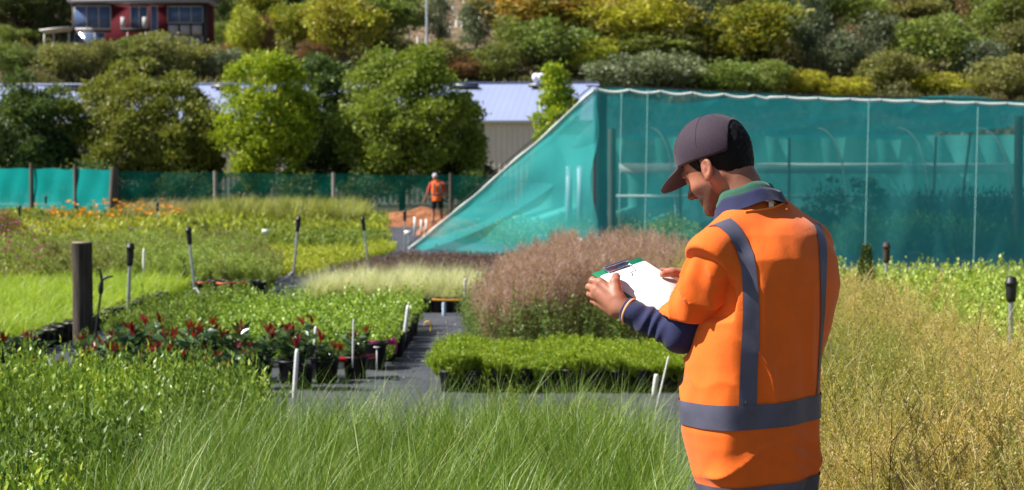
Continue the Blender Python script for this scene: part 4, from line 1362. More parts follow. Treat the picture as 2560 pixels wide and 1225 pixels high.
PROTO = {}
def proto(kind, shape, seed):
    """crown and trunk meshes of unit width (1 m wide, 1 m high); shared by the copies"""
    key = (kind, shape, seed)
    if key in PROTO: return PROTO[key]
    R = rs(seed * 17 + sum(map(ord, kind + shape)))
    if shape == 'round':   V, F, c, lr = tree_crown(R, .5, .5, .44, .54, 26, .17, 6200, .046)
    elif shape == 'tall':  V, F, c, lr = tree_crown(R, .44, .44, .50, .52, 30, .13, 5200, .044, up=.6)
    elif shape == 'flat':  V, F, c, lr = tree_crown(R, .54, .54, .38, .56, 30, .15, 5600, .046, flat=.6)
    elif shape == 'mound': V, F, c, lr = tree_crown(R, .5, .5, .46, .44, 34, .16, 6200, .044)
    elif shape == 'wispy': V, F, c, lr = tree_crown(R, .44, .44, .48, .54, 24, .15, 4200, .042, up=.9)
    crown = mesh_np('crown', V, F, LM[kind])
    tr = tree_trunk(R, .62, .028, c[:9], .06, 1 if shape in ('tall', 'round') else 3)
    trunk = tr.mesh('trunk', LM['bark'], True)
    PROTO[key] = (crown, trunk); return PROTO[key]

def put_tree(px, pyc, wpx, hpx, kind, shape, label, name='tree', cat='tree', seed=1, Y=None, sink=0, group=None):
    if Y is None: Y = hill_Y(px, pyc, hpx)
    X = (px - 1280) / FPX * Y; z = float(hz(X, Y)) if Y > 100 else 0.0
    w = wpx * Y / FPX; top = P(px, pyc - hpx / 2, Y)[2]; h = max(top - z, hpx * Y / FPX)
    r = empty(name, (X, Y, z - sink)); tag(r, label, cat, group)
    cm, tm = proto(kind, shape, seed)
    a = (px * 7.3 + pyc) % 6.28
    for nm, me in (('crown', cm), ('trunk', tm)):
        c = obj(nm, me, r); c.scale = (w * 1.30, w * 1.30, h * 1.22); c.rotation_euler = (0, 0, a)
    return r

HILL = [
 (45, 20, 210, 120, 'deep', 'round', 'dark broad tree left of the red house at the picture edge'),
 (130, 45, 120, 120, 'deep', 'tall', 'dark tree in the shade just beside the red house and pergola'),
 (12, 105, 80, 70, 'green', 'mound', 'pale green bush below the dark trees, farthest left on the hill'),
 (70, 92, 90, 40, 'green', 'mound', 'low clipped green shrub beside the white pergola'),
 (30, 160, 110, 80, 'green', 'mound', 'leafy green bush at the left end of the hedge row below the house'),
 (95, 168, 60, 70, 'deep', 'mound', 'small dark bush in the hedge row between green and olive bushes'),
 (155, 160, 110, 95, 'olive', 'mound', 'olive bush below the pergola in the hedge row'),
 (235, 158, 120, 90, 'olive', 'mound', 'olive bush under the left windows of the red house'),
 (282, 92, 75, 62, 'rust', 'wispy', 'reddish brown shrub against the red house wall'),
 (218, 110, 28, 34, 'lime', 'round', 'tiny bright green shrub in front of the lower house window'),
 (325, 150, 120, 95, 'green', 'mound', 'rounded green bush under the balcony of the red house'),
 (410, 152, 150, 110, 'olive', 'mound', 'broad olive bush below the white panels of the house'),
 (490, 160, 110, 90, 'olive', 'mound', 'olive bush below the right corner of the red house'),
 (560, 45, 90, 130, 'deep', 'tall', 'dark green tree touching the right side of the red house'),
 (560, 165, 100, 70, 'silver', 'mound', 'dull grey-green bush just above the shed roof near red leaves'),
 (585, 122, 40, 40, 'rust', 'mound', 'small red-leaved shrub beside the grey-green bush'),
 (575, 100, 90, 70, 'green', 'mound', 'pale green rounded shrub right of the house corner'),
 (620, 110, 90, 130, 'lime', 'round', 'fresh green tree between the red house and the brown shrubs'),
 (645, 35, 110, 90, 'gold', 'round', 'yellow tree at the top edge right of the red house'),
 (720, 15, 110, 80, 'deep', 'round', 'dark tree at the top edge above the yellow-orange tree'),
 (735, 85, 110, 120, 'gold', 'round', 'yellow-orange tree above the brown mound shrub'),
 (662, 120, 65, 100, 'rust', 'wispy', 'brown wispy shrub above the yellow-green roadside tree'),
 (786, 145, 78, 70, 'rust', 'mound', 'rusty brown mound shrub above the dark roadside tree'),
 (800, 60, 90, 110, 'green', 'round', 'mid green tree between yellow-orange and large yellow-green trees'),
 (862, 95, 180, 180, 'lime', 'round', 'large yellow-green tree left of the lamp pole'),
 (960, 70, 190, 160, 'green', 'round', 'large mid green tree nearest the lamp pole on its left'),
 (880, 10, 200, 80, 'green', 'flat', 'wide green tree at the top edge above the yellow-green tree'),
 (1000, 15, 110, 90, 'deep', 'round', 'dark tree at the top edge left of the lamp pole'),
 (1100, 75, 80, 120, 'grey', 'wispy', 'grey-green wispy shrub just right of the lamp pole'),
 (1095, 160, 120, 90, 'olive', 'mound', 'olive scrub bush at the foot of the lamp pole'),
 (1192, 85, 100, 130, 'grey', 'tall', 'tall grey-green shrub between lamp pole and orange tree'),
 (1150, 180, 120, 60, 'rust', 'mound', 'brown-green low shrub directly above the shed ridge skylight'),
 (1235, 165, 120, 90, 'green', 'mound', 'rounded green bush above the shed roof below the orange tree'),
 (1345, 55, 270, 170, 'autumn', 'round', 'largest orange and yellow autumn tree on the hill'),
 (1285, 120, 110, 110, 'green', 'round', 'green tree under the lower left of the orange autumn tree'),
 (1385, 140, 170, 130, 'green', 'flat', 'spreading green tree directly above the white roof vents'),
 (1490, 155, 110, 90, 'lime', 'mound', 'light green bush left of the net house peak'),
 (1590, 70, 250, 150, 'lime', 'round', 'broad yellow-green tree upslope behind the net house corner'),
 (1645, 135, 190, 80, 'green', 'flat', 'low flat green tree above the silvery bushes'),
 (1770, 70, 110, 170, 'grey', 'tall', 'grey tree directly above the dark cap of the man'),
 (1865, 110, 240, 160, 'gold', 'round', 'golden-green tree to the right above the dark cap'),
 (1560, 195, 190, 90, 'silver', 'mound', 'silvery bush just behind the net house corner'),
 (1670, 190, 170, 110, 'silver', 'mound', 'bigger silvery bush left of the green bush behind the net'),
 (1815, 200, 160, 100, 'green', 'mound', 'round green bush right above the cap along the net top'),
 (1915, 205, 110, 90, 'green', 'mound', 'second round green bush along the net top, right of the cap'),
 (2015, 100, 120, 180, 'grey', 'tall', 'tall grey tree right of the golden-green tree'),
 (2070, 30, 140, 110, 'deep', 'round', 'dark tree at the top edge beside the tall grey tree'),
 (1950, 35, 120, 90, 'green', 'round', 'green tree at the top edge above the golden-green tree'),
 (2092, 165, 110, 130, 'grey', 'round', 'grey round tree in the middle of the right slope'),
 (2000, 215, 120, 70, 'lime', 'mound', 'lime bush on the net top line between two green bushes'),
 (2150, 55, 110, 90, 'green', 'round', 'bright green tree above the rust shrub on the right slope'),
 (2140, 95, 80, 50, 'rust', 'mound', 'rust shrub between the bright green and grey trees'),
 (2195, 135, 130, 140, 'grey', 'tall', 'grey tree left of the largest green tree on the right slope'),
 (2275, 40, 160, 80, 'olive', 'flat', 'olive spreading tree near the top edge of the right slope'),
 (2300, 85, 140, 50, 'rust', 'flat', 'rusty orange low shrubs line above the largest green tree'),
 (2340, 145, 180, 150, 'green', 'round', 'largest green tree on the right slope'),
 (2110, 232, 130, 60, 'lime', 'mound', 'yellow-green bush behind the net top near the seam cord'),
 (2220, 205, 160, 110, 'olive', 'round', 'dark olive tree just above the net top on the right slope'),
 (2345, 228, 160, 70, 'lime', 'mound', 'wide light green bush behind the net top, yellow in its middle'),
 (2440, 180, 120, 120, 'grey', 'round', 'grey-green bush right of the largest green tree'),
 (2500, 70, 170, 140, 'green', 'round', 'green tree near the upper right corner'),
 (2418, 55, 70, 110, 'rust', 'wispy', 'brown bare-looking shrub left of the upper right green tree'),
 (2530, 135, 110, 120, 'olive', 'round', 'olive tree at the right edge, halfway down the slope'),
 (2500, 215, 160, 110, 'olive', 'flat', 'dark olive spreading bush at the right edge above the net'),
 (2560, 190, 60, 90, 'rust', 'mound', 'small brown shrub at the right picture edge'),
 (2555, 20, 150, 110, 'deep', 'round', 'dark tree in the upper right corner'),
 (2200, 0, 130, 90, 'deep', 'round', 'dark tree at the top edge above the bright green tree'),
 (2380, 5, 140, 80, 'deep', 'round', 'dark tree at the top edge above the brown shrub'),
 (1850, 10, 130, 80, 'olive', 'round', 'olive tree at the top edge between grey and green trees'),
 (1700, 15, 120, 70, 'olive', 'round', 'olive tree at the top edge right of the yellow-green tree'),
 (1480, 20, 60, 60, 'olive', 'round', 'small olive tree at the top edge between orange and yellow-green trees'),
]

def build_hill_trees():
    for i, (px, py, w, h, k, s, lab) in enumerate(HILL):
        nm = 'shrub' if ('bush' in lab or 'shrub' in lab) else 'tree'
        put_tree(px, py, w, h, k, s, lab, nm, nm, seed=1 + i % 2)
    # scrub and rough grass over the slope
    R = rs(3)
    n = 75000
    X = -70 + 150 * R.rand(n); Y = 107 + 120 * R.rand(n) ** 1.3
    px = 1280 + FPX * X / Y
    ok = (px > -60) & (px < 2640) 
    clay = ((px > 1020) & (px < 1260) & (Y > 128)) | ((px > 1450) & (px < 1640) & (Y > 175))
    ok &= ~(clay & (R.rand(n) < .93))
    dens = np.sin(X * .5 + 3 * np.sin(Y * .21)) + np.sin(Y * .43 + X * .2)
    ok &= (R.rand(n) < .75 + .3 * dens)
    hx, hzb, hx1 = -38.5, 0, -25.8
    ok &= ~((X > -39) & (X < -25.2) & (Y > 145.5) & (Y < 157))
    X, Y = X[ok], Y[ok]
    base = np.stack([X, Y, hz(X, Y)], 1)
    k = 5
    Pt = np.repeat(base, k, 0) + R.randn(len(base) * k, 3) * np.array([.35, .35, .18]) + np.array([0, 0, .35])
    D = R.randn(len(Pt), 3) + np.array([0, 0, .9]); D /= np.linalg.norm(D, axis=1)[:, None]
    l = .28 + .3 * R.rand(len(Pt))
    V, F = leaves(Pt, D, l, l * .5, R, fold=False)
    # bushy thickets between the single trees
    ms = Mass(); prs = []
    for q in range(4):
        v_, f_, c_, l_ = tree_crown(R, 1.5, 1.5, 1.15, .9, 16, .55, 1100, .20, fillf=.35); prs.append((v_, f_))
    nn = 520; bx = -62 + 135 * R.rand(nn); by = 112 + 105 * R.rand(nn) ** 1.15; bp = 1280 + FPX * bx / by
    okb = (bp > -80) & (bp < 2650) & ~((bp > 1030) & (bp < 1250) & (by > 126)) & ~((bp > 1460) & (bp < 1640) & (by > 180)) & ~((bx > -40) & (bx < -24.5) & (by > 138) & (by < 158))
    bpos = np.stack([bx, by, hz(bx, by)], 1)[okb]; kk = R.randint(0, 4, len(bpos))
    for q in range(4): ms.copies(prs[q], bpos[kk == q], R, .55, 1.25, .1)
    V = np.vstack([V, np.vstack(ms.V)]); F = np.vstack([F, np.vstack(ms.F) + len(V) - ms.n])
    m = leafmat('scrub_leaves', [(0, (.06, .08, .028)), (.4, (.12, .14, .045)), (.75, (.19, .18, .075)), (1, (.10, .14, .05))], patch=(.12, (.17, .15, .075)))
    o = obj('undergrowth', mesh_np('undergrowth', V, F, m)); tag(o, 'low scrub and rough grass between the hillside trees', 'undergrowth', kind='stuff')
    # small white tree guards scattered on the clay slope
    wm = pbr('white_guard', (.75, .75, .72), .7)
    mb = MB(); mb.tube([(0, 0, -.1), (.02, 0, .25), (0, 0, .5)], [.13, .12, .10], 8); gm = mb.mesh('tree_guard', wm, True)
    for i, (px, py) in enumerate([(1118, 14), (1132, 33), (1142, 66), (1165, 45), (1128, 75), (1155, 70), (1170, 25), (1095, 25), (1045, 112), (970, 95), (1232, 45), (1110, 50), (1160, 10), (1185, 30), (1122, 95)]):
        for Y in np.arange(110, 260, .5):
            q = P(px, py, Y)
            if hz(q[0], Y) >= q[2]: break
        g = obj('tree_guard', gm, None, (q[0], Y, float(hz(q[0], Y)))); tag(g, 'small white tree guard on the clay slope near the lamp pole', 'tree guard', 'white tree guards on the clay slope')
        g.scale = (1.1, 1.1, 1.2)

ROW = [  # px centre, Y, width m, height m, kind, n leaves, label
 (78, 73, 4.3, 6.0, 'deep', 'dense dark green tree at the left end of the row behind the fence', dict(lobes=44, lr=.62, rz=.47)),
 (-60, 75, 3.6, 4.9, 'deep', 'dark green tree cut by the left picture edge', dict(lobes=34, lr=.62, rz=.46)),
 (360, 74, 6.9, 6.4, 'oliverow', 'broad olive tree with open branches left of the yellow-green tree', dict(lobes=78, lr=.58, rz=.48, up=.5)),
 (500, 76, 2.4, 4.7, 'oliverow', 'thin-topped olive tree tucked against the yellow-green tree', dict(lobes=26, lr=.46, rz=.48, up=.6)),
 (668, 72, 4.1, 7.1, 'limerow', 'bright yellow-green tree in the row behind the dark fence', dict(lobes=30, lr=.62, rz=.46)),
 (825, 75, 4.0, 7.0, 'deep', 'dark glossy tree between the yellow-green and the big green tree', dict(lobes=40, lr=.6, rz=.47)),
 (1005, 72, 5.2, 7.1, 'greenrow', 'biggest clumped green tree above the far worker', dict(lobes=42, lr=.78, rz=.47)),
 (1125, 75, 3.0, 5.0, 'deep', 'dark rounded tree at the right shoulder of the biggest tree', dict(lobes=30, lr=.52, rz=.46)),
 (1176, 73, 1.15, 5.2, 'greenrow', 'slender small tree standing before the pale shed roof', dict(lobes=24, lr=.34, rz=.47)),
 (1396, 62, 1.6, 5.5, 'limerow', 'narrow light green tree rising behind the net wing', dict(lobes=34, lr=.36, rz=.47, up=.7)),
]
def build_row():
    LM['limerow'] = leafmat('foliage_limerow', [(0, (0.169, 0.255, 0.020)), (.5, (0.360, 0.430, 0.032)), (1, (0.598, 0.598, 0.047))])
    LM['oliverow'] = leafmat('foliage_oliverow', [(0, (0.099, 0.139, 0.026)), (.5, (0.198, 0.245, 0.045)), (1, (0.344, 0.356, 0.072))], trans=.3)
    LM['greenrow'] = leafmat('foliage_greenrow', [(0, (0.101, 0.185, 0.028)), (.5, (0.205, 0.315, 0.044)), (1, (0.352, 0.444, 0.083))])
    for i, (px, Y, w, h, k, lab, o) in enumerate(ROW):
        R = rs(100 + i)
        X = (px - 1280) / FPX * Y
        r = empty('tree', (X, Y, 0)); tag(r, lab, 'tree')
        n = int(17000 * w * h / 12)
        V, F, c, lr = tree_crown(R, w * .62, w * .5, h * o['rz'] * 1.08, h * .54, int(o['lobes'] * 1.35), o['lr'] * .95, n, .15, up=o.get('up', .35), flat=.8)
        obj('crown', mesh_np('crown', V, F, LM[k]), r)
        tree_trunk(R, h * .62, .13 if w > 2 else .07, c[:16], .3, 3 if w > 4 else 2).build('trunk', LM['bark'], r, smooth=True)
    R = rs(77)
    for i, (px, Y, w, h, lab) in enumerate([(470, 69, 3.0, 2.2, 'low dark bush in the shade under the broad olive tree'), (745, 70, 2.4, 2.1, 'low dark bush beneath the yellow-green tree'), (1180, 70, 1.5, 2.1, 'low dark bush beside the pale shed wall'), (200, 69, 3.2, 2.6, 'dark bush beneath the dark green tree behind the bright fence'), (905, 70, 2.0, 2.0, 'dark low bush at the foot of the biggest green tree')]):
        X = (px - 1280) / FPX * Y
        r = empty('bush', (X, Y, 0)); tag(r, lab, 'bush')
        V, F, c, lr = tree_crown(R, w * .5, w * .45, h * .45, h * .52, 18, .45, int(1500 * w * h / 5), .15)
        obj('crown', mesh_np('crown', V, F, LM['deep']), r)
        tree_trunk(R, h * .5, .05, c[:6], .2, 2).build('trunk', LM['bark'], r, smooth=True)
# ------------------------------------------------------------------ planted beds
def pxpoly(pts, z): return [tuple(G(x, y, z)[:2]) for x, y in pts]

def bed(name, label, cat, poly, sp, protos, mat, R, smin_=.85, smax_=1.15, tilt=.1, zs=None, z0=0.0, jit=.5):
    p = fill_poly(poly, sp, R, jit)
    if not len(p): print('EMPTY', name, label); return None
    p[:, 2] = z0
    m = Mass(); k = R.randint(0, len(protos), len(p))
    for i, pr in enumerate(protos):
        q = p[k == i]
        if len(q):
            z = None if zs is None else zs(q)
            m.copies(pr, q, R, smin_, smax_, tilt, z)
    o = obj(name, m.mesh(name, mat)); tag(o, label, cat, kind='stuff')
    return o

def noise2(q, f, ph=0):
    return (np.sin(q[:, 0] * f + ph + 1.7 * np.sin(q[:, 1] * f * .7 + ph)) + np.sin(q[:, 1] * f * 1.3 + 2 * ph + 1.1 * np.sin(q[:, 0] * f * .9))) / 2

def make_pot_mesh(r=.09, h=.17):
    mb = MB(); mb.lathe([(r * .78, 0), (r * .80, .004), (r * .98, h - .02), (r * 1.06, h - .018), (r * 1.07, h), (r * .98, h), (r * .97, h - .03)], n=18)
    return mb
def build_beds():
    global POT, SOIL
    R = rs(11)
    potm = pbr('black_pot_plastic', (.010, .010, .012), .5, spec=.35)
    soilm = pbr('bark_soil', (.045, .028, .018), .95, var=.4, scale=40, bumpv=.8, bscale=60, bdist=.01)
    POT = make_pot_mesh().mesh('pot', potm, True)
    mb = MB(); mb.lathe([(.001, .15), (.05, .152), (.088, .147)], n=16); SOIL = mb.mesh('soil', soilm, True)
    def pots(pts, label, group, sc=1.0):
        for (x, y) in pts:
            s = sc * (1 + .06 * math.sin(x * 31 + y * 17))
            o = obj('plant_pot', POT, None, (x, y, .012)); o.scale = (s, s, s); tag(o, label, 'pot', group)
            so = obj('soil', SOIL, o)
    L_bush = leafmat('bush_leaves', [(0, (0.080, 0.180, 0.028)), (.45, (0.190, 0.327, 0.043)), (.8, (0.338, 0.464, 0.061)), (1, (0.499, 0.570, 0.087))], rough=.42, spec=.36, trans=.26, patch=(.9, (.09, .16, .03)))
    L_lime = leafmat('lime_leaves', [(0, (0.118, 0.228, 0.039)), (.5, (0.238, 0.389, 0.055)), (1, (0.412, 0.576, 0.108))], rough=.4, trans=.35)
    L_fern = leafmat('fern_leaves', [(0, (0.084, 0.139, 0.025)), (.5, (0.176, 0.254, 0.039)), (1, (0.302, 0.370, 0.063))])
    L_grass = leafmat('grass_blades', [(0, (0.059, 0.136, 0.012)), (.5, (0.118, 0.235, 0.018)), (.85, (0.192, 0.319, 0.028)), (.97, (0.326, 0.372, 0.105)), (1, (0.452, 0.461, 0.194))], rough=.42, trans=.26, spec=.38)
    L_limeg = leafmat('lime_grass_blades', [(0, (0.155, 0.258, 0.022)), (.5, (0.258, 0.395, 0.031)), (.9, (0.395, 0.502, 0.055)), (1, (0.598, 0.622, 0.343))], rough=.4, trans=.45)
    L_tan = leafmat('wiry_tan', [(0, (0.422, 0.382, 0.102)), (.4, (0.691, 0.538, 0.175)), (.7, (0.800, 0.638, 0.304)), (.9, (0.800, 0.650, 0.447)), (1, (0.384, 0.158, 0.111))], trans=.5, patch=(1.1, (.31, .35, .09)))
    L_pink = leafmat('wiry_pink', [(0, (0.293, 0.160, 0.159)), (.5, (0.473, 0.285, 0.275)), (.85, (0.631, 0.439, 0.440)), (1, (0.338, 0.274, 0.137))], trans=.4)
    L_pinkbase = leafmat('shrub_base', [(0, (0.067, 0.115, 0.028)), (.5, (0.143, 0.211, 0.047)), (1, (0.249, 0.315, 0.073))])
    L_mauve = leafmat('mauve_leaves', [(0, (0.071, 0.036, 0.037)), (.5, (0.128, 0.068, 0.066)), (1, (0.204, 0.117, 0.112))], trans=.2)
    L_pale = leafmat('pale_grass', [(0, (0.343, 0.397, 0.170)), (.5, (0.567, 0.572, 0.341)), (1, (0.800, 0.763, 0.610))], trans=.4)
    L_olive = leafmat('olive_mix', [(0, (0.157, 0.243, 0.045)), (.5, (0.335, 0.437, 0.085)), (1, (0.559, 0.582, 0.169))], patch=(.5, (.24, .23, .08)))
    L_far = leafmat('far_green', [(0, (0.209, 0.302, 0.036)), (.5, (0.391, 0.511, 0.057)), (1, (0.680, 0.743, 0.108))], patch=(.25, (.20, .24, .05)))
    L_yel = leafmat('yellow_green', [(0, (0.273, 0.330, 0.030)), (.5, (0.421, 0.461, 0.044)), (1, (0.619, 0.590, 0.090))], trans=.4)
    L_net = leafmat('inner_green', [(0, (0.106, 0.210, 0.042)), (.5, (0.232, 0.400, 0.073)), (1, (0.462, 0.672, 0.126))], patch=(.4, (.06, .11, .03)))

    # near bed of tall tussock grass
    pr = [p_grass(R, .72, 54, .0047, .050, .22, .34, 5) for _ in range(6)]
    poly = [(-1.22, 4.5), (-.1, 4.15), (.56, 4.6), (.62, 6.2), (.60, 7.75), (-.9, 7.9), (-1.45, 7.5), (-1.42, 6.2)]
    bed('tussock_grass', 'fine green tussock grass bed closest to the camera', 'grass', poly, .078, pr, L_grass, R, .68, 1.05, .22, lambda q: 1 + .10 * noise2(q, 3.0))
    pr = [p_grass(R, .86, 8, .0034, .05, .36, .75, 7) for _ in range(6)]
    bed('long_grass_blades', 'long arching pale blades standing above the tussock grass', 'grass', poly, .15, pr, L_grass, R, .75, 1.1, .25)
    # near leafy shrubs
    pr = [p_leafy(R, .57, .12, 16, 24, .034, .0135, .8) for _ in range(6)]
    poly = [(-4.2, 4.9), (-1.62, 4.9), (-1.50, 6.2), (-1.55, 7.2), (-1.30, 8.2), (-1.28, 9.3), (-1.9, 9.9), (-4.2, 9.6)]
    bed('leafy_shrubs', 'dense glossy green leafy shrubs in the lower left bed', 'shrubs', poly, .112, pr, L_bush, R, .8, 1.1, .18, lambda q: 1 + .10 * noise2(q, 2.2, 1))
    # lime leafy bed behind the red-tipped shrubs
    pr = [p_leafy(R, .40, .16, 16, 17, .030, .020, .45) for _ in range(5)]
    poly = [(-2.9, 13.6), (-1.02, 13.6), (-1.0, 16.4), (-.92, 17.7), (-3.0, 17.7)]
    bed('round_leaf_plants', 'bright lime round-leaved plants beside the path, behind the red-tipped shrubs', 'plants', poly, .16, pr, L_lime, R, .8, 1.12, .1, lambda q: 1 + .08 * noise2(q, 2.0, 2))
    pr = [p_feather(R, .38, 8, 22, .075, .003, .15, 5, .026) for _ in range(4)]
    poly = [(-3.30, 13.4), (-2.7, 13.2), (-2.7, 17.4), (-3.15, 17.6)]
    bed('ferny_plants', 'soft ferny green plants between the path bed and the risers', 'plants', poly, .17, pr, L_fern, R, .8, 1.25, .1)
    # lime grass, left
    pr = [p_grass(R, .45, 44, .009, .09, .35, .75, 4) for _ in range(5)]
    poly = [(-12, 14.4), (-4.3, 14.4), (-4.22, 18), (-4.25, 22.6), (-13, 22.2)]
    bed('lime_grass', 'vivid lime green soft grass bed behind the thick timber post', 'grass', poly, .155, pr, L_limeg, R, .8, 1.12, .25, lambda q: 1 + .12 * noise2(q, 1.4, 3))
    # feathery green bed on the other side of the path
    pr = [p_feather(R, .115, 12, 26, .050, .0030, .09, 5, .018) for _ in range(5)]
    bed('feathery_seedlings', 'short feathery green seedlings in black trays beside the path', 'plants', rect(-.54, 1.18, 12.08, 13.5), .082, pr, leafmat('seedling_green', [(0, (0.137, 0.223, 0.022)), (.5, (0.298, 0.430, 0.034)), (1, (0.528, 0.592, 0.062))]), R, .8, 1.15, .12, lambda q: 1.05 + .35 * noise2(q, 7.5, 5), z0=.09)
    bed('seedling_sprigs', 'taller loose sprigs rising from the feathery seedlings', 'plants', rect(-.50, 1.15, 12.15, 13.4), .15, [p_feather(R, .155, 4, 20, .05, .0030, .08, 5, .016) for _ in range(3)], bpy.data.materials['seedling_green'], R, .7, 1.25, .2, z0=.09)
    bed('lime_seedlings', 'lime seedlings filling the strip before the bark heaps', 'plants', [(-5.0, 38), (-2.9, 37.5), (-3.1, 43), (-3.7, 45.5), (-5.5, 46)], .34, [p_leafy(R, .36, .28, 12, 9, .09, .045, .6) for _ in range(3)], L_yel, R)
    bed('weedy_seedlings', 'thin weedy green seedlings between the near grass and the trays', 'plants', [(-.3, 7.6), (.62, 7.5), (.62, 9.6), (-.2, 9.9)], .21, [p_feather(R, .30, 6, 20, .07, .003, .09, 4, .02) for _ in range(3)], L_fern, R, .7, 1.2, .15)
    # wiry pink shrubs with green lower half
    pk = [(-.26, 14.9), (1.75, 14.9), (1.75, 21.0), (.0, 21.0), (-.36, 17.2)]
    bed('shrub_base_leaves', 'dark green lower leaves of the pinkish wiry shrubs', 'shrubs', [(-.40, 14.55), (1.8, 14.55), (1.75, 17), (1.75, 21.0), (-.05, 21.0), (-.5, 17.2)], .17, [p_leafy(R, .62, .16, 13, 16, .034, .012, .6, .12) for _ in range(4)], L_pinkbase, R, .85, 1.15, .1, lambda q: .72 + .25 * np.clip((q[:, 0] + .5) / .9, 0, 1))
    bed('wiry_pink_shrubs', 'dusky pink wiry shrubs rising behind the clipboard', 'shrubs', pk, .15, [p_feather(R, .98, 8, 34, .11, .0042, .13, 2, .017, .005, .56) for _ in range(5)], L_pink, R, .82, 1.08, .1, lambda q: (.52 + .48 * np.clip((q[:, 0] + .32) / .75, 0, 1)) * .84 * (1 + .05 * noise2(q, 3, 2)))
    # tan wiry field on the right
    pr = [p_feather(R, .86, 9, 34, .105, .0024, .15, 4, .013, .0042) for _ in range(6)]
    poly = [(1.02, 3.7), (2.4, 3.7), (2.35, 7.6), (2.55, 9.4), (2.85, 12.0), (3.25, 15), (1.45, 15.2), (1.2, 8.5), (1.04, 5.6)]
    bed('wiry_tan_shrubs', 'tan and olive wiry shrubs beside and behind the man', 'shrubs', poly, .122, pr, L_tan, R, .82, 1.06, .14, lambda q: (1 + .06 * noise2(q, 2.4, 4)) * (1 - .28 * np.clip((q[:, 0] - 2.1) / .7, 0, 1) * np.clip((q[:, 1] - 6) / 2, 0, 1)))
    # darker bare stems
    bed('dark_stems', 'dark reddish bare stems among the tan wiry shrubs', 'stems', [(.9, 3.8), (2.3, 3.8), (2.3, 7), (1.1, 7)], .26, [p_feather(R, .88, 4, 12, .16, .0024, .2, 0, .01, .006) for _ in range(4)], pbr('dark_twig', (.075, .030, .020), .8), R, .8, 1.05, .15)
    # lime bushes on the right
    pr = [p_leafy(R, .60, .20, 14, 14, .042, .024, .5) for _ in range(5)]
    poly = [(2.6, 7.6), (8, 7.6), (9, 19.5), (3.3, 19.5), (3.2, 15.2), (2.85, 12)]
    bed('lime_bushes', 'pale lime leafy bushes at the right edge before the shade net', 'shrubs', poly, .20, pr, leafmat('pale_lime_leaves', [(0, (0.194, 0.297, 0.045)), (.5, (0.356, 0.475, 0.075)), (1, (0.616, 0.697, 0.178))]), R, .85, 1.12, .1, lambda q: (1 + .08 * noise2(q, 2.0, 6)) * np.clip(.52 + (q[:, 1] - 8) * .06, .5, 1))
    # pale fluffy grass row in the middle
    pl = [(-2.32, 19.7), (-.50, 19.6), (-.42, 21.5), (-1.0, 21.9), (-2.2, 21.7), (-2.45, 20.6)]
    bed('pale_grass', 'pale fluffy grass row in front of the mauve bed', 'grass', pl, .12, [p_grass(R, .52, 80, .0048, .06, .30, .5, 4) for _ in range(4)], L_pale, R, .80, 1.15, .14, lambda q: 1 + .22 * noise2(q, 9, 1))
    bed('grass_bases', 'green grass bases under the pale fluffy tops', 'grass', pl, .16, [p_grass(R, .27, 60, .008, .08, .45, .5, 3) for _ in range(3)], L_fern, R, .9, 1.1, .1)
    # mauve low bed
    pl = [tuple(G(x, y, .22)[:2]) for x, y in ((800, 678), (900, 650), (1020, 628), (1330, 634), (1700, 640), (1700, 700), (1180, 712), (1150, 668), (900, 672))]
    bed('mauve_plants', 'low dusky mauve foliage bed in front of the shade net', 'plants', pl, .17, [p_leafy(R, .26, .14, 13, 9, .034, .012, .6) for _ in range(3)] , L_mauve, R, .85, 1.15, .1)
    bed('pink_sprays', 'thin pink sprays standing at the front of the mauve bed', 'plants', pxpoly([(1190, 700), (1330, 650), (1420, 640), (1420, 690), (1200, 745)], .5), .24, [p_feather(R, .66, 7, 26, .09, .004, .15, 2, .016) for _ in range(3)], L_pink, R, .8, 1.1, .1)
    # yellow-lime low bed
    bed('yellow_lime_plants', 'yellow-lime low plants between the bent steel riser and mauve bed', 'plants', [(-3.95, 25.8), (-3.12, 26.0), (-2.75, 30), (-2.35, 35.5), (-3.0, 36.5), (-5.2, 33)], .19, [p_leafy(R, .30, .16, 12, 10, .045, .022, .5) for _ in range(4)], L_yel, R, .8, 1.1, .1)
    bed('olive_plants', 'olive and brownish mixed young plants in the middle beds', 'plants', [(-3.95, 22.5), (-3.15, 22.5), (-3.5, 25.5), (-4.1, 26.5), (-4.8, 33), (-10.5, 33), (-9.2, 24.2), (-4.3, 23.2)], .31, [p_feather(R, .44, 9, 26, .10, .007, .18, 4, .034) for _ in range(4)], L_olive, R, .8, 1.2, .1)
    bed('dark_hedge_plants', 'row of darker leafy young plants behind the yellow-lime bed', 'plants', [(-5.6, 33.2), (-3.2, 32.8), (-2.75, 36), (-3.0, 40), (-6.2, 40)], .26, [p_leafy(R, .46, .20, 12, 11, .060, .030, .5) for _ in range(3)], L_fern, R, .85, 1.1, .1)
    # far beds
    far = [p_leafy(R, .50, .30, 12, 9, .10, .045, .6) for _ in range(4)]
    bed('mixed_green_plants', 'mixed mid green plants filling the far middle beds', 'plants', [(-20, 29), (-6.3, 29), (-3.4, 38), (-4.2, 60), (-20, 60)], .42, far, L_far, R, .75, 1.15, .1, lambda q: .85 + .28 * noise2(q, .9, 2))
    bed('yellow_flower_plants', 'yellow-green low plants in front of the orange flowers', 'plants', [(-14, 32), (-7.6, 31), (-9.5, 47), (-15, 48)], .36, far, L_yel, R, .8, 1.0, .1)
    bed('far_left_plants', 'mixed greenery in front of the bright teal fence', 'plants', [(-24, 28), (-12, 28), (-14.5, 58), (-24, 64)], .5, far, L_far, R, .75, 1.15, .1, lambda q: .9 + .2 * noise2(q, .7, 5))
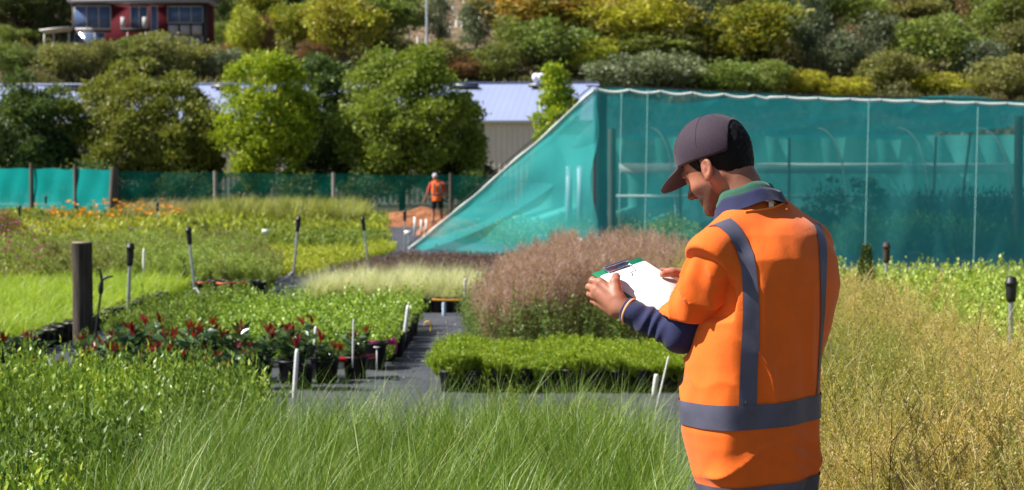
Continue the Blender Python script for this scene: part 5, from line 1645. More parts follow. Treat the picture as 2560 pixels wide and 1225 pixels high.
    bed('tall_reeds', 'tall yellow-green reeds in front of the dark green fence', 'reeds', [(-9.6, 50), (-4.6, 50), (-4.8, 58), (-10.2, 60)], .34, [p_grass(R, 1.15, 34, .030, .14, .22, .35, 4) for _ in range(4)], leafmat('reed', [(0, (0.140, 0.182, 0.028)), (.5, (0.280, 0.308, 0.056)), (1, (0.462, 0.434, 0.126))]), R, .78, 1.05, .1)
    bed('seedhead_grass', 'pinkish seed-head grass before the dark part of the fence', 'grass', [(-12.2, 53), (-9.8, 53), (-10.2, 60), (-13.5, 60)], .40, [p_grass(R, 1.05, 40, .028, .16, .3, .4, 4) for _ in range(3)], leafmat('seedhead', [(0, (0.156, 0.182, 0.039)), (.55, (0.325, 0.312, 0.091)), (.8, (0.468, 0.338, 0.208)), (1, (0.546, 0.390, 0.286))]), R, .8, 1.1, .1)
    # flowers
    def flowers(name, label, poly, sp, z, col, size, var):
        p = fill_poly(poly, sp, R); p = p[noise2(p, 2.6 if sp > .3 else 5, 1) + .5 * R.randn(len(p)) * .6 > .15]; p[:, 2] = z + .16 * R.randn(len(p))
        Pt = np.repeat(p, 5, 0); a = np.tile(np.arange(5) * 1.2566, len(p)) + np.repeat(R.rand(len(p)) * 6, 5)
        D = np.stack([np.cos(a), np.sin(a), .5 + 0 * a], 1); D /= np.linalg.norm(D, axis=1)[:, None]
        V, F = leaves(Pt, D, size, size * .7, R, fold=False)
        o = obj(name, mesh_np(name, V, F, leafmat(name + '_petals', col, trans=.3, tcol=(1, .9, .6)))); tag(o, label, 'flowers', kind='stuff')
    flowers('orange_flowers', 'orange and yellow flowers in front of the teal fence', [(-13.6, 47), (-11.6, 46), (-9.3, 47), (-9.6, 52), (-13.2, 53)], .30, .62, [(0, (.75, .20, .01)), (.6, (.80, .34, .01)), (1, (.80, .52, .02))], .085, 0)
    flowers('magenta_flowers', 'magenta flowers at the left picture edge behind the lime grass', [(-9, 22.9), (-6.3, 22.9), (-7.2, 26), (-9.8, 26)], .13, .56, [(0, (.35, .03, .16)), (.6, (.45, .07, .25)), (1, (.30, .10, .25))], .045, 0)
    flowers('mauve_flowers', 'pale mauve flowers over the green beds in the distance', [(-11.0, 31), (-6.9, 31), (-7.2, 36), (-11.5, 36)], .36, .50, [(0, (.25, .15, .35)), (1, (.40, .32, .45))], .045, 0)
    bed('flower_greens', 'grey-green leaves under the magenta flowers', 'plants', [(-11, 22.8), (-6.3, 22.8), (-7.4, 27), (-11, 27)], .26, [p_leafy(R, .50, .2, 10, 10, .06, .02, .6) for _ in range(3)], L_olive, R)
    # inside the net house
    bed('netted_plants', 'low green nursery plants growing inside the teal net house', 'plants', [(1.8, 31), (14, 31), (14, 37), (8, 39), (-1.6, 42), (-1.3, 38.6)], .42, [p_leafy(R, .72, .30, 13, 9, .085, .045, .5) for _ in range(4)], L_net, R, .75, 1.1, .1, lambda q: .75 + .35 * noise2(q, .8, 1) + np.where(q[:, 0] > 6, .25, 0))
    bed('netted_dark_plants', 'taller dark plants deep inside the net house at the right', 'plants', [(8.6, 38), (13.5, 38), (15, 46), (9.8, 46)], .55, [p_leafy(R, 1.25, .35, 14, 10, .12, .04, .8) for _ in range(3)], leafmat('inner_dark', [(0, (.03, .06, .06)), (1, (.07, .11, .10))]), R)
    for (px, wpx, hpx, Y, lab) in ((1672, 190, 95, 38, 'round pale green bush inside the net house behind the clipboard'), (1345, 170, 55, 38, 'low pale green bush seen through the net wing')):
        X = (px - 1280) / FPX * Y; top = 1.52 - (535 - 450 if px > 1500 else 560 - 450) * Y / FPX
        r = empty('bush', (X, Y, 0)); tag(r, lab, 'bush')
        w = wpx * Y / FPX
        V, F, c, lr = tree_crown(R, w * .5, w * .4, top * .48, top * .5, 22, .26, 1700, .075)
        obj('crown', mesh_np('crown', V, F, L_lime), r); tree_trunk(R, top * .5, .03, c[:5], .1, 2).build('trunk', LM['bark'], r)
    for (px, ytop, Y, lab) in ((2052, 428, 35, 'tall thin young tree inside the net house, nearer the man'), (2165, 430, 34, 'tall thin young tree inside the net house right of the first')):
        X = (px - 1280) / FPX * Y; h = 1.52 - (ytop - 450) * Y / FPX
        r = empty('young_tree', (X, Y, 0)); tag(r, lab, 'young tree')
        V, F, c, lr = tree_crown(R, .55, .55, h * .42, h * .58, 22, .15, 700, .11, up=.6)
        obj('crown', mesh_np('crown', V, F, LM['deep']), r); tree_trunk(R, h * .9, .022, c[:14], .1, 1).build('trunk', LM['bark'], r)
    # left dark shrub
    put = empty('shrub', ((-5 - 1280) / FPX * 33, 33, 0)); tag(put, 'dark brown shrub cut by the left picture edge', 'shrub')
    V, F, c, lr = tree_crown(R, .55, .5, .55, .55, 26, .2, 2600, .05)
    obj('crown', mesh_np('crown', V, F, LM['rust']), put); tree_trunk(R, .5, .03, c[:6], .1, 2).build('trunk', LM['bark'], put)
    # small conifer tip in the tan field
    q = P(2166, 640, 15.6); put = empty('conifer', (q[0], 15.6, 0)); tag(put, 'little dark conifer poking out of the tan shrubs by the net', 'conifer')
    h = P(2166, 618, 15.6)[2]; n = 900; t = R.rand(n) ** .7; a = R.rand(n) * 6.28; rr = .16 * (1 - t) + .01
    Pt = np.stack([rr * np.cos(a) * R.rand(n) ** .4, rr * np.sin(a) * R.rand(n) ** .4, .1 + t * (h - .1)], 1); D = np.stack([np.cos(a), np.sin(a), .9 + 0 * a], 1) / 1.34
    V, F = leaves(Pt, D, .05, .018, R, fold=False); obj('crown', mesh_np('crown', V, F, LM['deep']), put)
    mb = MB(); mb.tube([(0, 0, 0), (0, 0, h * .8)], [.015, .006], 6); mb.build('trunk', LM['bark'], put)

    # litter and spilled mix on the mat
    p = np.concatenate([fill_poly([(-1.9, 8.0), (.9, 8.0), (1.3, 12.0), (-.5, 12.0), (-.5, 19.3), (-1.0, 19.3), (-1.05, 13), (-1.9, 12)], .055, R), fill_poly([(-4.1, 13), (-3.4, 13), (-3.1, 22), (-2.4, 25), (-4.0, 22)], .07, R)])
    p = p[R.rand(len(p)) < .30 + .25 * noise2(p, 4, 2)]; p[:, 2] = .024
    D = R.randn(len(p), 3) * np.array([1, 1, .25]); D /= np.linalg.norm(D, axis=1)[:, None]
    l = .008 + .022 * R.rand(len(p)) ** 2; V, F = leaves(p, D, l, l * .5, R, fold=False)
    o = obj('leaf_litter', mesh_np('leaf_litter', V, F, leafmat('litter', [(0, (.05, .035, .02)), (.5, (.20, .13, .06)), (.8, (.12, .16, .04)), (1, (.45, .40, .30))], trans=.1))); tag(o, 'dry leaf bits and spilled potting mix on the dark mat', 'litter', kind='stuff')

    # pots along the bed edges
    pots([(-.44 + .172 * i, 12.16 + .01 * math.sin(i * 3)) for i in range(10)], 'black plastic pot at the front edge of the feathery seedlings', 'black pots in the row under the feathery seedlings', .95)
    pots([(-.44, 12.42 + .2 * i) for i in range(5)], 'black plastic pot on the path side of the feathery seedlings', 'black pots on the path side of the seedlings', .95)
    pots([(-1.02, 14.55 + .24 * i) for i in range(11)], 'black pot under the lime round-leaved plants along the path', 'black pots along the path edge of the lime plants', 1.12)
    gq = [G(px, 783, 0) for px in (1095, 1115, 1140, 1060, 1030, 990, 950, 910, 870, 830, 790)]
    pots([(q[0], q[1]) for q in gq], 'black pot at the front of the pale fluffy grass row', 'black pots before the pale grass row', .98)
    pots([(-4.20, 14.4 + .24 * i) for i in range(26)], 'black pot under the edge of the vivid lime grass', 'black pots along the lime grass edge', 1.0)
    gq = [G(px, 742, 0) for px in range(495, 650, 17)]
    pots([(q[0], q[1]) for q in gq], 'black pot with a coloured rim among the olive plants', 'black pots among the olive plants', 1.15)
    # coloured tape rims
    def rimmed(px, py, col, label, w=.0, sc=1.15):
        q = G(px, py, 0)
        r = empty('ribbon', (q[0], q[1], .0)); tag(r, label, 'ribbon')
        mb = MB(); z = .165 * sc
        mb.tube([(-.10 * sc - w, -.04, z), (-.03, -.115 * sc, z - .004), (.05, -.115 * sc, z + .002), (.11 * sc + w, -.03, z + .004)], .010, 6, flat=1.5)
        mb.tube([(.11 * sc + w, -.03, z + .01), (.125 * sc + w, -.04, z - .03), (.12 * sc + w, -.045, z - .085)], [.012, .017, .010], 6, flat=.4)
        mb.build('band', pbr('ribbon_' + label.split()[0], col, .45), r, smooth=True)
    rimmed(510, 742, (.55, .10, .02), 'orange band around pots behind the second riser'); rimmed(600, 742, (.6, .03, .03), 'red band around pots among the olive plants')
    rimmed(565, 744, (.6, .09, .02), 'orange-red band around a pot between the orange and red ones')
    q = G(1125, 786, 0)
    r = empty('ribbon', (q[0], q[1], 0)); tag(r, 'yellow tape tied around the pots before the pale grass', 'ribbon')
    mb = MB(); mb.tube([(-.20, -.10, .175), (-.1, -.12, .172), (.02, -.11, .168), (.15, -.10, .172)], .008, 6, flat=1.4); mb.build('band', pbr('yellow_tape', (.75, .36, .02), .5), r)
    # pair of big pots with magenta ribbon on the path edge
    for i, (px, py, s) in enumerate(((932, 925, 1.25), (965, 905, 1.15))):
        q = G(px, py, 0); o = obj('plant_pot', POT, None, (q[0], q[1], .012)); o.scale = (s, s, s)
        tag(o, ('front' if i == 0 else 'rear') + ' black pot of the two tied with magenta ribbon on the path', 'pot'); obj('soil', SOIL, o)
    q = G(948, 918, 0); r = empty('ribbon', (q[0], q[1], 0)); tag(r, 'magenta ribbon tied around two black pots beside the path', 'ribbon')
    mb = MB(); mb.tube([(-.17, .0, .20), (-.12, -.10, .205), (-.03, -.125, .20), (.06, -.06, .205), (.12, -.02, .215), (.135, -.02, .225)], [.012, .016, .016, .013, .015, .02], 7, flat=1.6)
    mb.tube([(.13, -.03, .225), (.145, -.04, .18), (.135, -.04, .11)], [.022, .024, .014], 6, flat=.35); mb.build('band', pbr('magenta_ribbon', (.55, .03, .22), .5), r, smooth=True)

# ------------------------------------------------------------------ red-tipped potted shrubs
def build_photinia():
    R = rs(21)
    dk = leafmat('photinia_leaf', [(0, (0.021, 0.051, 0.021)), (.5, (0.048, 0.105, 0.033)), (1, (0.105, 0.188, 0.053))], rough=.25, spec=.6, trans=.15)
    rd = leafmat('photinia_red', [(0, (0.072, 0.007, 0.005)), (.5, (0.162, 0.015, 0.010)), (1, (0.225, 0.041, 0.017))], rough=.25, spec=.6, trans=.35, tcol=(1, .35, .25))
    ln = pbr('terracotta_soil', (.11, .05, .035), .9, var=.3, scale=30)
    protos = []
    for s in range(4):
        h = .17
        P0 = []; D0 = []; LL = []; P1 = []; D1 = []; L1 = []
        stems = MB()
        for i in range(R.randint(5, 8)):
            az = R.rand() * 6.28; sp = .05 + .11 * R.rand(); hh = h * (.45 + .85 * R.rand())
            tp = np.array([math.cos(az) * sp, math.sin(az) * sp, hh]); stems.tube([(0, 0, 0), tp * [.5, .5, .5] + [0, 0, .02], tp], [.006, .004, .003], 5)
            for k in range(17):
                t = .15 + .8 * k / 17; a = k * 2.4 + R.rand(); e = .1 + .6 * R.rand()
                P0.append(tp * t); D0.append([math.cos(a) * math.cos(e), math.sin(a) * math.cos(e), math.sin(e)]); LL.append(.088 * (.7 + .5 * R.rand()))
            if R.rand() < .58 or i == 0:
                for k in range(R.randint(3, 7)):
                    a = k * 2.4 + R.rand(); e = .75 + .6 * R.rand()
                    P1.append(tp + [0, 0, .006 * k]); D1.append([math.cos(a) * math.cos(e), math.sin(a) * math.cos(e), math.sin(e)]); L1.append(.080 * (.6 + .6 * R.rand()))
        L0 = np.array(LL); L1 = np.array(L1)
        V, F = leaves(np.array(P0), np.array(D0), L0, L0 * .36, R, .5)
        fo = mesh_np('foliage', V + [0, 0, .16], F, dk)
        V, F = leaves(np.array(P1), np.array(D1), L1, L1 * .30, R, .3)
        ro = mesh_np('red_leaves', V + [0, 0, .16], F, rd)
        for v in stems.V: v += np.array([0, 0, .15])
        st = stems.mesh('stem', LM['bark'], True)
        protos.append((fo, ro, st))
    pts = []
    for j, y in enumerate((11.5, 11.9, 12.3, 12.7, 13.0)):
        x1 = (-1.98, -1.76, -1.52, -1.34, -1.20)[j]
        for i in range(7):
            x = x1 - .285 * i - .05 * (j % 2)
            if x < -3.15: continue
            pts.append((x + .04 * R.randn(), y + .05 * R.randn()))
    pts += [(-3.75, 12.4), (-3.62, 12.0), (-3.9, 11.8), (-3.55, 12.6)]
    for i, (x, y) in enumerate(pts):
        r = empty('potted_shrub', (x, y, .012), R.rand() * 6)
        s = .8 + .45 * R.rand()
        edge = i % 9 == 0 and i < 45
        if i < len(pts) - 4: tag(r, 'dark glossy potted shrub with red new shoots in the front bed by the path', 'potted shrub', 'red-tipped potted shrubs')
        else: tag(r, 'red-tipped potted shrub standing apart at the foot of the thick timber post', 'potted shrub', 'red-tipped shrubs by the timber post')
        fo, ro, st = protos[i % 4]
        for nm, me in (('foliage', fo), ('red_leaves', ro), ('stem', st)):
            c = obj(nm, me, r); c.scale = (s, s, s)
        p = obj('pot', POT, r); p.scale = (1.05, 1.05, 1.0); so = obj('soil', SOIL, p)
    # red rim of the rightmost pots
    q = G(868, 948, 0); r = empty('ribbon', (q[0], q[1], 0)); tag(r, 'red tape around the front pots of the red-tipped shrubs', 'ribbon')
    mb = MB(); mb.tube([(-.22, .06, .17), (-.1, -.10, .165), (.02, -.10, .16), (.14, .0, .17), (.2, .1, .17)], .012, 6, flat=1.6)
    mb.tube([(.10, -.05, .16), (.06, -.08, .08), (.05, -.09, .05)], [.02, .03, .015], 6, flat=.3); mb.build('band', pbr('red_tape', (.5, .015, .02), .4), r, smooth=True)

# ------------------------------------------------------------------ risers, stakes, post
def build_furniture():
    R = rs(8)
    steel = pbr('galvanised_pipe', (.42, .44, .48), .38, metal=.55, var=.12, scale=20); blk = pbr('black_rubber', (.012, .012, .014), .5)
    def riser_mesh(h, foam=.21, r=.0175):
        a = MB(); a.tube([(0, 0, 0), (0, 0, h - foam)], r, 10)
        b = MB(); z = h - foam; b.lathe([(.018, z - .01), (.030, z), (.034, z + .03), (.036, z + foam * .55), (.037, z + foam - .055), (.043, z + foam - .05), (.043, z + foam - .035), (.036, z + foam - .03), (.034, z + foam - .006), (.026, z + foam), (.001, z + foam + .004)], n=14)
        return a, b
    for px, ytop, Y, lab, foam in (
        (326, 608, 16.4, 'steel riser with black sleeve next to the thick timber post', .21),
        (470, 568, 21.6, 'steel riser with black sleeve beside the orange-banded pots, splayed feet', .21),
        (747, 541, 24.5, 'tallest steel riser with black sleeve above a bent pipe branch', .21),
        (906, 542, 29.5, 'steel riser with black sleeve at the edge of the mauve bed', .23),
        (1012, 525, 36.0, 'steel riser with black sleeve near the low end of the net wing', .23),
        (2217, 606, 17.4, 'weathered black-sleeved riser standing in the tan shrubs', .20),
        (2530, 692, 11.3, 'black-sleeved riser at the right picture edge in lime bushes', .16),
        (394, 504, 45, 'small distant riser among the orange flowers', .25),
        (601, 480, 57, 'thin distant riser in front of the tall reeds', .25),
        (49, 513, 42, 'small distant riser near the left brown shrub', .25),
        (115, 489, 56, 'tiny riser against the bright teal fence', .25)):
        x = (px - 1280) / FPX * Y; h = P(px, ytop, Y)[2]
        r = empty('riser', (x, Y, 0)); tag(r, lab, 'riser')
        lean = {326: -.006, 470: .012, 747: -.012, 906: .015}.get(px, 0)
        a, b = riser_mesh(h, foam)
        for mbx in (a, b):
            for v in mbx.V: v[:, 0] -= lean * 8 * (v[:, 2] - h) 
        a.build('pipe', steel, r, smooth=True)
        b.build('sleeve', pbr('brown_sleeve', (.05, .03, .025), .7, var=.4, scale=40) if px == 2217 else blk, r, smooth=True)
        bx = lean * 8 * h
        if px == 747:
            mb = MB(); q = [(bx - .0, 0, .20), (bx - .06, -.05, .13), (bx - .17, -.12, .06), (bx - .26, -.2, .035), (bx - .42, -.3, .03)]
            mb.tube(q, .016, 8); mb.build('branch_pipe', steel, r, smooth=True)
        if px == 470:
            for s in (-1, 1):
                mb = MB(); mb.tube([(bx, 0, .16), (bx + s * .05, -.05, .10), (bx + s * .16, -.12, .02)], .014, 8); mb.build('foot', steel, r, smooth=True)
    # thick timber post
    wd = pbr('timber_post', (.060, .045, .036), .9, var=.5, scale=5, dim=(8, 8, .7), bumpv=.8, bscale=30, bdist=.01); wt = pbr('timber_cut', (.28, .22, .15), .9, var=.3, scale=30)
    Y = 15.4; x = (204 - 1280) / FPX * Y; h = P(204, 604, Y)[2]
    r = empty('timber_post', (x, Y, 0)); tag(r, 'thick weathered round timber post with a pale cut top', 'post')
    mb = MB(); V = []; n = 24; zs = np.linspace(-.1, h - .012, 14)
    for z in zs:
        for k in range(n):
            t = 6.2832 * k / n; rr = .089 * (1 + .03 * math.sin(3 * t + z * 2) + .02 * math.sin(7 * t + z * 9)) + (.002 if z > h - .05 else 0)
            V.append((rr * math.cos(t), rr * math.sin(t), z))
    F = [[i * n + k, i * n + (k + 1) % n, (i + 1) * n + (k + 1) % n, (i + 1) * n + k] for i in range(13) for k in range(n)]
    obj('trunk', mesh_np('trunk', V, F, wd, True), r).name = 'shaft'
    mb = MB(); mb.lathe([(.089, h - .014), (.084, h - .002), (.001, h + .001)], n=24); mb.build('cut_top', wt, r)
    mb = MB(); mb.tube([(.092, -.01, h - .03), (.094, -.01, h * .3)], .004, 5); mb.build('wire', pbr('rust_wire', (.25, .08, .03), .8), r)
    # impact sprinkler on a leaning black stem
    Y = 15.9; a = P(238, 845, Y); b = P(252, 730, Y); c = P(255, 700, Y); d = P(249, 674, Y)
    r = empty('sprinkler', (a[0], Y, 0)); tag(r, 'black impact sprinkler on a leaning stem beside the timber post', 'sprinkler')
    rel = lambda q: np.array([q[0] - a[0], 0, q[2]])
    mb = MB(); mb.tube([(-.02, 0, 0), rel(a), rel(b)], [.012, .012, .011], 8); mb.build('stem', blk, r, smooth=True)
    mb = MB(); mb.tube([rel(b) - [0, 0, .02], rel(b) + [0, 0, .01], rel(b) + [0, 0, .05], rel(c)], [.016, .026, .026, .014], 10)
    mb.tube([rel(c), rel(d)], [.016, .010], 8); mb.tube([rel(d) - [.025, 0, 0], rel(d) + [.02, 0, .004]], .007, 6)
    mb.tube([rel(c), rel(c) + [.05, -.02, .03], rel(c) + [.11, -.02, .035]], [.012, .016, .006], 7); mb.build('head', blk, r, smooth=True)
    # plant labels and canes
    wh = pbr('white_label', (.80, .80, .78), .5); cane = pbr('white_cane', (.70, .70, .66), .5)
    def stake(p0, p1, Yd, w, label, cat='label', th=.004, name='plant_label'):
        a = P(*p0, Yd); b = P(*p1, Yd); q = (a + b) / 2
        r = empty(name, (a[0], Yd, 0)); tag(r, label, cat)
        d = b - a; L_ = np.linalg.norm(d); d /= L_; s = nrm(np.cross(d, [0, 1, 0])); f = np.array([0, 1.0, 0])
        o = np.array([a[0], Yd, 0]); V = []; m_ = 7
        for t, k in ((-.25, .45), (0, .8), (.15, 1), (.85, 1), (.93, .95), (.98, .7), (1, .35)):
            for sx, sy in ((-1, -1), (1, -1), (1, 1), (-1, 1)): V.append(a + d * L_ * t + s * sx * w * k / 2 + f * sy * th / 2 - o)
        F = [[4 * i + j, 4 * i + (j + 1) % 4, 4 * i + 4 + (j + 1) % 4, 4 * i + 4 + j] for i in range(m_ - 1) for j in range(4)] + [[3, 2, 1, 0], [4 * m_ - 4, 4 * m_ - 3, 4 * m_ - 2, 4 * m_ - 1]]
        obj('blade', mesh_np('blade', np.array(V), F, wh), r)
    stake((1010, 848), (1021, 762), 14.8, .034, 'broad white label leaning in the lime plants beside the path')
    stake((735, 990), (743, 872), 11.6, .030, 'white label with dark smudges in front of the red-tipped shrubs')
    stake((882, 895), (884, 797), 12.6, .013, 'thin white cane upright at the pots of the red-tipped shrubs', th=.012, name='cane')
    stake((1646, 1000), (1672, 890), 9.2, .010, 'long thin white cane leaning under the elbow of the man', th=.010, name='cane')
    stake((1162, 740), (1163, 696), 18.8, .030, 'short white label at the right end of the pale grass')
    stake((359, 668), (360, 622), 22, .035, 'faint white label standing behind the lime grass')
    stake((1635, 985), (1642, 935), 9.6, .030, 'pale plastic label beside the leaning thin cane')
    stake((786, 880), (790, 815), 12.4, .025, 'small white leaf-shaped tag among the red-tipped shrubs')
    for px, py, Yd, lab in ((664, 579, 33, 'white name card on a short stalk in the dark leafy row'), (1020, 582, 33, 'white name card by the riser near the net wing'), (1353, 592, 33, 'white name card seen through the net wing')):
        q = P(px, py, Yd); r = empty('name_card', (q[0], Yd, 0)); tag(r, lab, 'name card')
        mb = MB(); mb.box((0, 0, q[2]), (.14, .006, .085)); mb.build('card', wh, r)
        mb = MB(); mb.tube([(0, .01, 0), (0, .01, q[2])], .005, 5); mb.build('stalk', cane, r)
    for px, py, w, h, Yd, lab in ((1102, 562, .06, .16, 44, 'tallest of three white tags on the bark strip'), (1118, 567, .05, .12, 44, 'middle one of three white tags on the bark strip'), (1131, 566, .05, .12, 44, 'white tag closest to the net wing on the bark strip')):
        q = P(px - 65, py - 12, Yd); r = empty('bark_tag', (q[0], Yd, 0)); tag(r, lab, 'tag')
        mb = MB(); mb.box((0, 0, q[2] / 2 + h / 2), (w, .01, q[2])); mb.build('card', wh, r)
    for px, py, lab in ((1452, 605, 'white plastic tag at the foot of the net house corner'),):
        q = P(px, py, 29.6); r = empty('bark_tag', (q[0], 29.6, 0)); tag(r, lab, 'tag')
        mb = MB(); mb.box((0, 0, q[2] * .5 + .02), (.09, .012, q[2] + .1)); mb.build('card', wh, r)
    for (px, py), lab in (((1130, 866), 'flat white label lying at the corner of the feathery seedlings'), ((1285, 858), 'tiny white tag among the feathery seedlings'), ((942, 868), 'small white label on the magenta-ribboned pots')):
        z = .21; q = G(px, py, z); r = empty('plant_label', (q[0], q[1], 0)); tag(r, lab, 'label')
        mb = MB(); mb.box((0, 0, z), (.14 if px < 1200 and px > 1000 else .05, .03, .004)); mb.box((.0, .0, z / 2), (.008, .004, z)); mb.build('blade', wh, r)
    # yellow looped handle and blue tags on pots
    q = G(1046, 858, 0); r = empty('pot_loop', (q[0] + .09, q[1] - .05, 0)); tag(r, 'yellow plastic loop on a pot beside the path', 'loop')
    mb = MB(); mb.tube([(-.03, 0, .17), (-.02, -.01, .205), (.01, -.01, .21), (.03, -.01, .18), (.03, -.01, .12)], .008, 6); mb.build('loop', pbr('yellow_loop', (.65, .40, .02), .5), r, smooth=True)
    q = G(1111, 789, 0); r = empty('bottle_tag', (q[0], q[1] - .12, 0)); tag(r, 'pale blue upright tag on the pots before the pale grass', 'tag')
    mb = MB(); mb.tube([(0, 0, 0), (0, 0, .14), (0, 0, .16)], [.022, .022, .016], 8); mb.build('sleeve', pbr('pale_blue_tag', (.42, .55, .68), .5), r, smooth=True)
    q = G(1168, 778, 0); r = empty('pot_clip', (q[0], q[1] - .1, 0)); tag(r, 'bright blue clip hanging on a pot near the wiry shrubs', 'clip')
    mb = MB(); mb.tube([(-.03, 0, .16), (.02, -.01, .13), (.04, 0, .12)], [.012, .015, .008], 6); mb.build('body', pbr('blue_clip', (.03, .18, .65), .4), r)
    # bark heaps
    bm_ = pbr('orange_bark', (.30, .115, .048), .95, var=.35, scale=6, bumpv=1.0, bscale=12, bdist=.05)
    for px, Y, w, dpt, h, lab in ((1050, 56, 2.0, 1.0, .62, 'long orange bark heap behind the far worker'), (1100, 47.5, .8, 1.0, .42, 'orange bark heap in front of the far worker'), (1128, 46, .9, 1.0, .42, 'low orange bark heap beside the net wing')):
        n = 40; X0 = (px - 1280) / FPX * Y
        u = np.linspace(-1, 1, n); A, B = np.meshgrid(u, u); rr = np.sqrt(A ** 2 + B ** 2)
        Z = h * np.clip(1 - rr, 0, 1) ** .75 * (1 + .12 * np.sin(A * 9 + B * 4) + .1 * np.sin(B * 13 - A * 7)) + .015 * R.rand(n, n) - .02
        V = np.stack([A * w, B * dpt, Z], -1).reshape(-1, 3); i = (np.arange(n - 1)[:, None] * n + np.arange(n - 1)[None]).ravel()[:, None]
        o = obj('bark_heap', mesh_np('bark_heap', V, i + np.array([0, 1, n + 1, n])[None], bm_, True), None, (X0, Y, 0)); tag(o, lab, 'bark heap')

# ------------------------------------------------------------------ far worker
def build_far_man():
    Y = 55.0; X = (1093 - 1280) / FPX * Y
    root = empty('person', (X, Y, 0)); tag(root, 'distant worker in orange vest, shorts and pale hat walking along the fence', 'person')
    v = lambda *a: np.array(a, float)
    # faces away and to the left; local x right, y away
    hipL, hipR = v(-.10, 0, .90), v(.10, 0, .90)
    def body(p):
        d = s_ell(p, (-.07, .05, 1.60), (.075, .095, .12))
        d = smin(d, s_cap(p, v(-.05, .03, 1.50), v(-.02, 0, 1.42), .05, .06), .03)
        d = smin(d, s_cap(p, v(0, 0, 1.30), v(0, 0, .98), .13, .12), .06)
        for S, E_, W_ in ((v(-.20, 0, 1.38), v(-.30, .02, 1.12), v(-.40, .08, .92)), (v(.20, 0, 1.38), v(.27, .05, 1.10), v(.22, .20, .98))):
            d = smin(d, smin(s_cap(p, S, E_, .052, .042), s_cap(p, E_, W_, .040, .028), .02), .03)
            hn = nrm(W_ - E_); d = smin(d, s_cap(p, W_, W_ + hn * .08, .034, .026), .02)
            for k in range(4): d = smin(d, s_cap(p, W_ + hn * .07 + v(.0, -.024 + .016 * k, 0), W_ + hn * .15 + v(0, -.03 + .018 * k, -.01), .011, .009), .006)
            d = smin(d, s_cap(p, W_ + hn * .02, W_ + hn * .08 + v(.03, .02, 0), .014, .010), .008)
        for h_, k, a in ((hipL, v(-.13, .06, .50), v(-.14, -.06, .09)), (hipR, v(.13, .04, .50), v(.16, .10, .09))):
            d = smin(d, smin(s_cap(p, h_, k, .085, .058), s_cap(p, k, a, .056, .036), .02), .03)
            d = smin(d, s_cap(p, a, a + v(-.04, .13, -.05), .036, .028), .02)
        return d
    def mk(name, f, lo, hi, h, mat):
        V, F = iso(f, lo, hi, h); return obj(name, mesh_np(name, V, F, mat, True), root)
    mk('body', body, (-.6, -.4, -.02), (.6, .5, 1.78), .012, bpy.data.materials['skin'])
    def vest(p):
        z = p[:, 2]
        A = np.interp(z, [.84, 1.1, 1.35, 1.45], [.155, .145, .135, .09]); B = np.interp(z, [.84, 1.1, 1.35, 1.45], [.19, .185, .195, .12])
        k = np.sqrt((p[:, 1] / A) ** 2 + (p[:, 0] / B) ** 2); d = (k - 1) * A
        d = smin(d, s_cap(p, v(-.15, 0, 1.40), v(.15, 0, 1.40), .062, .062), .04) + .008 * wob(p, 14, 1)
        return np.maximum(d, np.maximum(.84 - z, z - 1.50))
    vo = mk('vest', vest, (-.4, -.3, .8), (.4, .3, 1.56), .012, M['vest'])
    tp = M['tape']
    for nm, z0, z1 in (('reflective_band', 1.02, 1.07),):
        mb = MB(); V = []
        for i in range(41):
            t = 6.2832 * i / 40
            for z in (z0, z1): V.append((.195 * math.cos(t), .155 * math.sin(t), z))
        obj(nm, mesh_np(nm, V, [[2 * i, 2 * i + 2, 2 * i + 3, 2 * i + 1] for i in range(40)], tp, True), vo)
    for s in (-1, 1):
        V = []
        for z, y in ((1.05, -.168), (1.25, -.160), (1.40, -.12), (1.46, -.06)): V += [(s * .09 - .022, y, z), (s * .09 + .022, y, z)]
        obj('reflective_strip', mesh_np('reflective_strip', V, [[2 * i, 2 * i + 1, 2 * i + 3, 2 * i + 2] for i in range(3)], tp, True), vo)
    red = cloth('red_shirt', (.55, .06, .05))
    for S, E_ in ((v(-.20, 0, 1.38), v(-.28, .02, 1.18)), (v(.20, 0, 1.38), v(.26, .04, 1.16))):
        mk('sleeve', lambda p: smax(s_cap(p, S, E_, .066, .060), (p - E_) @ nrm(E_ - S), .01), (-.5, -.3, 1.0), (.5, .3, 1.5), .012, red)
    def shorts(p):
        d = s_cap(p, v(-.06, 0, .92), v(.06, 0, .92), .125, .125)
        for h_, k in ((hipL, v(-.12, .04, .60)), (hipR, v(.12, .03, .60))): d = smin(d, smax(s_cap(p, h_, k, .10, .088), .60 - p[:, 2], .01), .03)
        return smax(d, p[:, 2] - .98, .01)
    mk('shorts', shorts, (-.4, -.3, .5), (.4, .3, 1.02), .014, M['trouser'])
    mk('hat', lambda p: np.minimum(smax(s_ell(p, (-.07, .05, 1.63), (.088, .108, .115)), 1.62 - p[:, 2], .01), smax(s_cap(p, v(-.09, .12, 1.63), v(-.11, .17, 1.62), .055, .05), np.abs(p[:, 2] - 1.63) - .008, .004)), (-.35, -.3, 1.5), (.3, .4, 1.8), .01, pbr('pale_hat', (.55, .50, .58), .8))
    for a in (v(-.14, -.06, .06), v(.16, .10, .06)):
        mk('boot', lambda p: smin(s_cap(p, a + v(0, 0, .10), a, .055, .055), s_cap(p, a + v(0, 0, -.01), a + v(-.04, .15, -.02), .05, .042), .02), (-.4, -.3, -.02), (.4, .5, .3), .014, M['boot'])
import time as _t
def stage(f):
    t = _t.time(); f(); print('stage', f.__name__, round(_t.time() - t, 1), flush=True)
tree_mats()
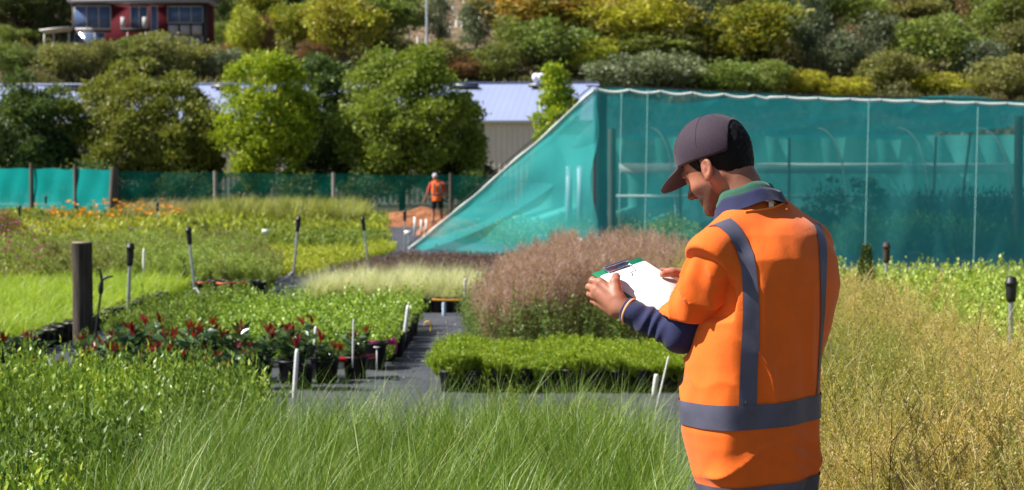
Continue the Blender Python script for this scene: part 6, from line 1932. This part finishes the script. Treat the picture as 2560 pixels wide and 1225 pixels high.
for f in (build_ground, build_shed, build_house, build_nethouse, build_fence, build_hill_trees, build_row, build_beds, build_photinia, build_furniture, build_man, build_board, build_far_man): stage(f)
# ------------------------------------------------------------------ camera, light
def camera_light():
    cam = bpy.data.cameras.new('camera'); co = bpy.data.objects.new('camera', cam); COL.objects.link(co)
    co.location = (0, 0, CAMH); co.rotation_euler = (math.pi / 2 - TH, 0, 0)
    cam.sensor_width = 36; cam.lens = 36 * FPX / 2560; cam.clip_end = 2000; cam.clip_start = .05
    cam.dof.use_dof = True; cam.dof.focus_distance = 4.55; cam.dof.aperture_fstop = 7.1
    scene.camera = co
    sd = nrm(SUN)
    el = math.asin(sd[2]); az = math.atan2(sd[0], sd[1])
    w = bpy.data.worlds.new('World'); scene.world = w; w.use_nodes = True
    nt = w.node_tree; nt.nodes.clear()
    sky = nt.nodes.new('ShaderNodeTexSky'); sky.sky_type = 'NISHITA'; sky.sun_disc = False
    sky.sun_elevation = el; sky.sun_rotation = az
    bg = nt.nodes.new('ShaderNodeBackground'); bg.inputs[1].default_value = SKYS
    ou = nt.nodes.new('ShaderNodeOutputWorld'); nt.links.new(sky.outputs[0], bg.inputs[0]); nt.links.new(bg.outputs[0], ou.inputs[0])
    l = bpy.data.lights.new('sun', 'SUN'); l.energy = SUNE; l.angle = math.radians(.53); l.color = (1, .95, .87)
    lo = bpy.data.objects.new('sun', l); COL.objects.link(lo)
    lo.rotation_euler = Vector(-sd).to_track_quat('-Z', 'Y').to_euler(); lo.location = (-20, -10, 30)
    scene.view_settings.view_transform = 'Standard'; scene.view_settings.look = 'None'
    scene.view_settings.exposure = EXPO; scene.view_settings.gamma = 1
    scene.render.engine = 'CYCLES'
    scene.cycles.use_denoising = True
    scene.cycles.max_bounces = 8; scene.cycles.transparent_max_bounces = 24
    scene.cycles.diffuse_bounces = 3; scene.cycles.glossy_bounces = 2; scene.cycles.transmission_bounces = 4
    scene.cycles.sample_clamp_indirect = 6
SUN = (-0.68, -0.035, 0.74); SUNE = 5.0; SKYS = 0.05; EXPO = 0.85
camera_light()
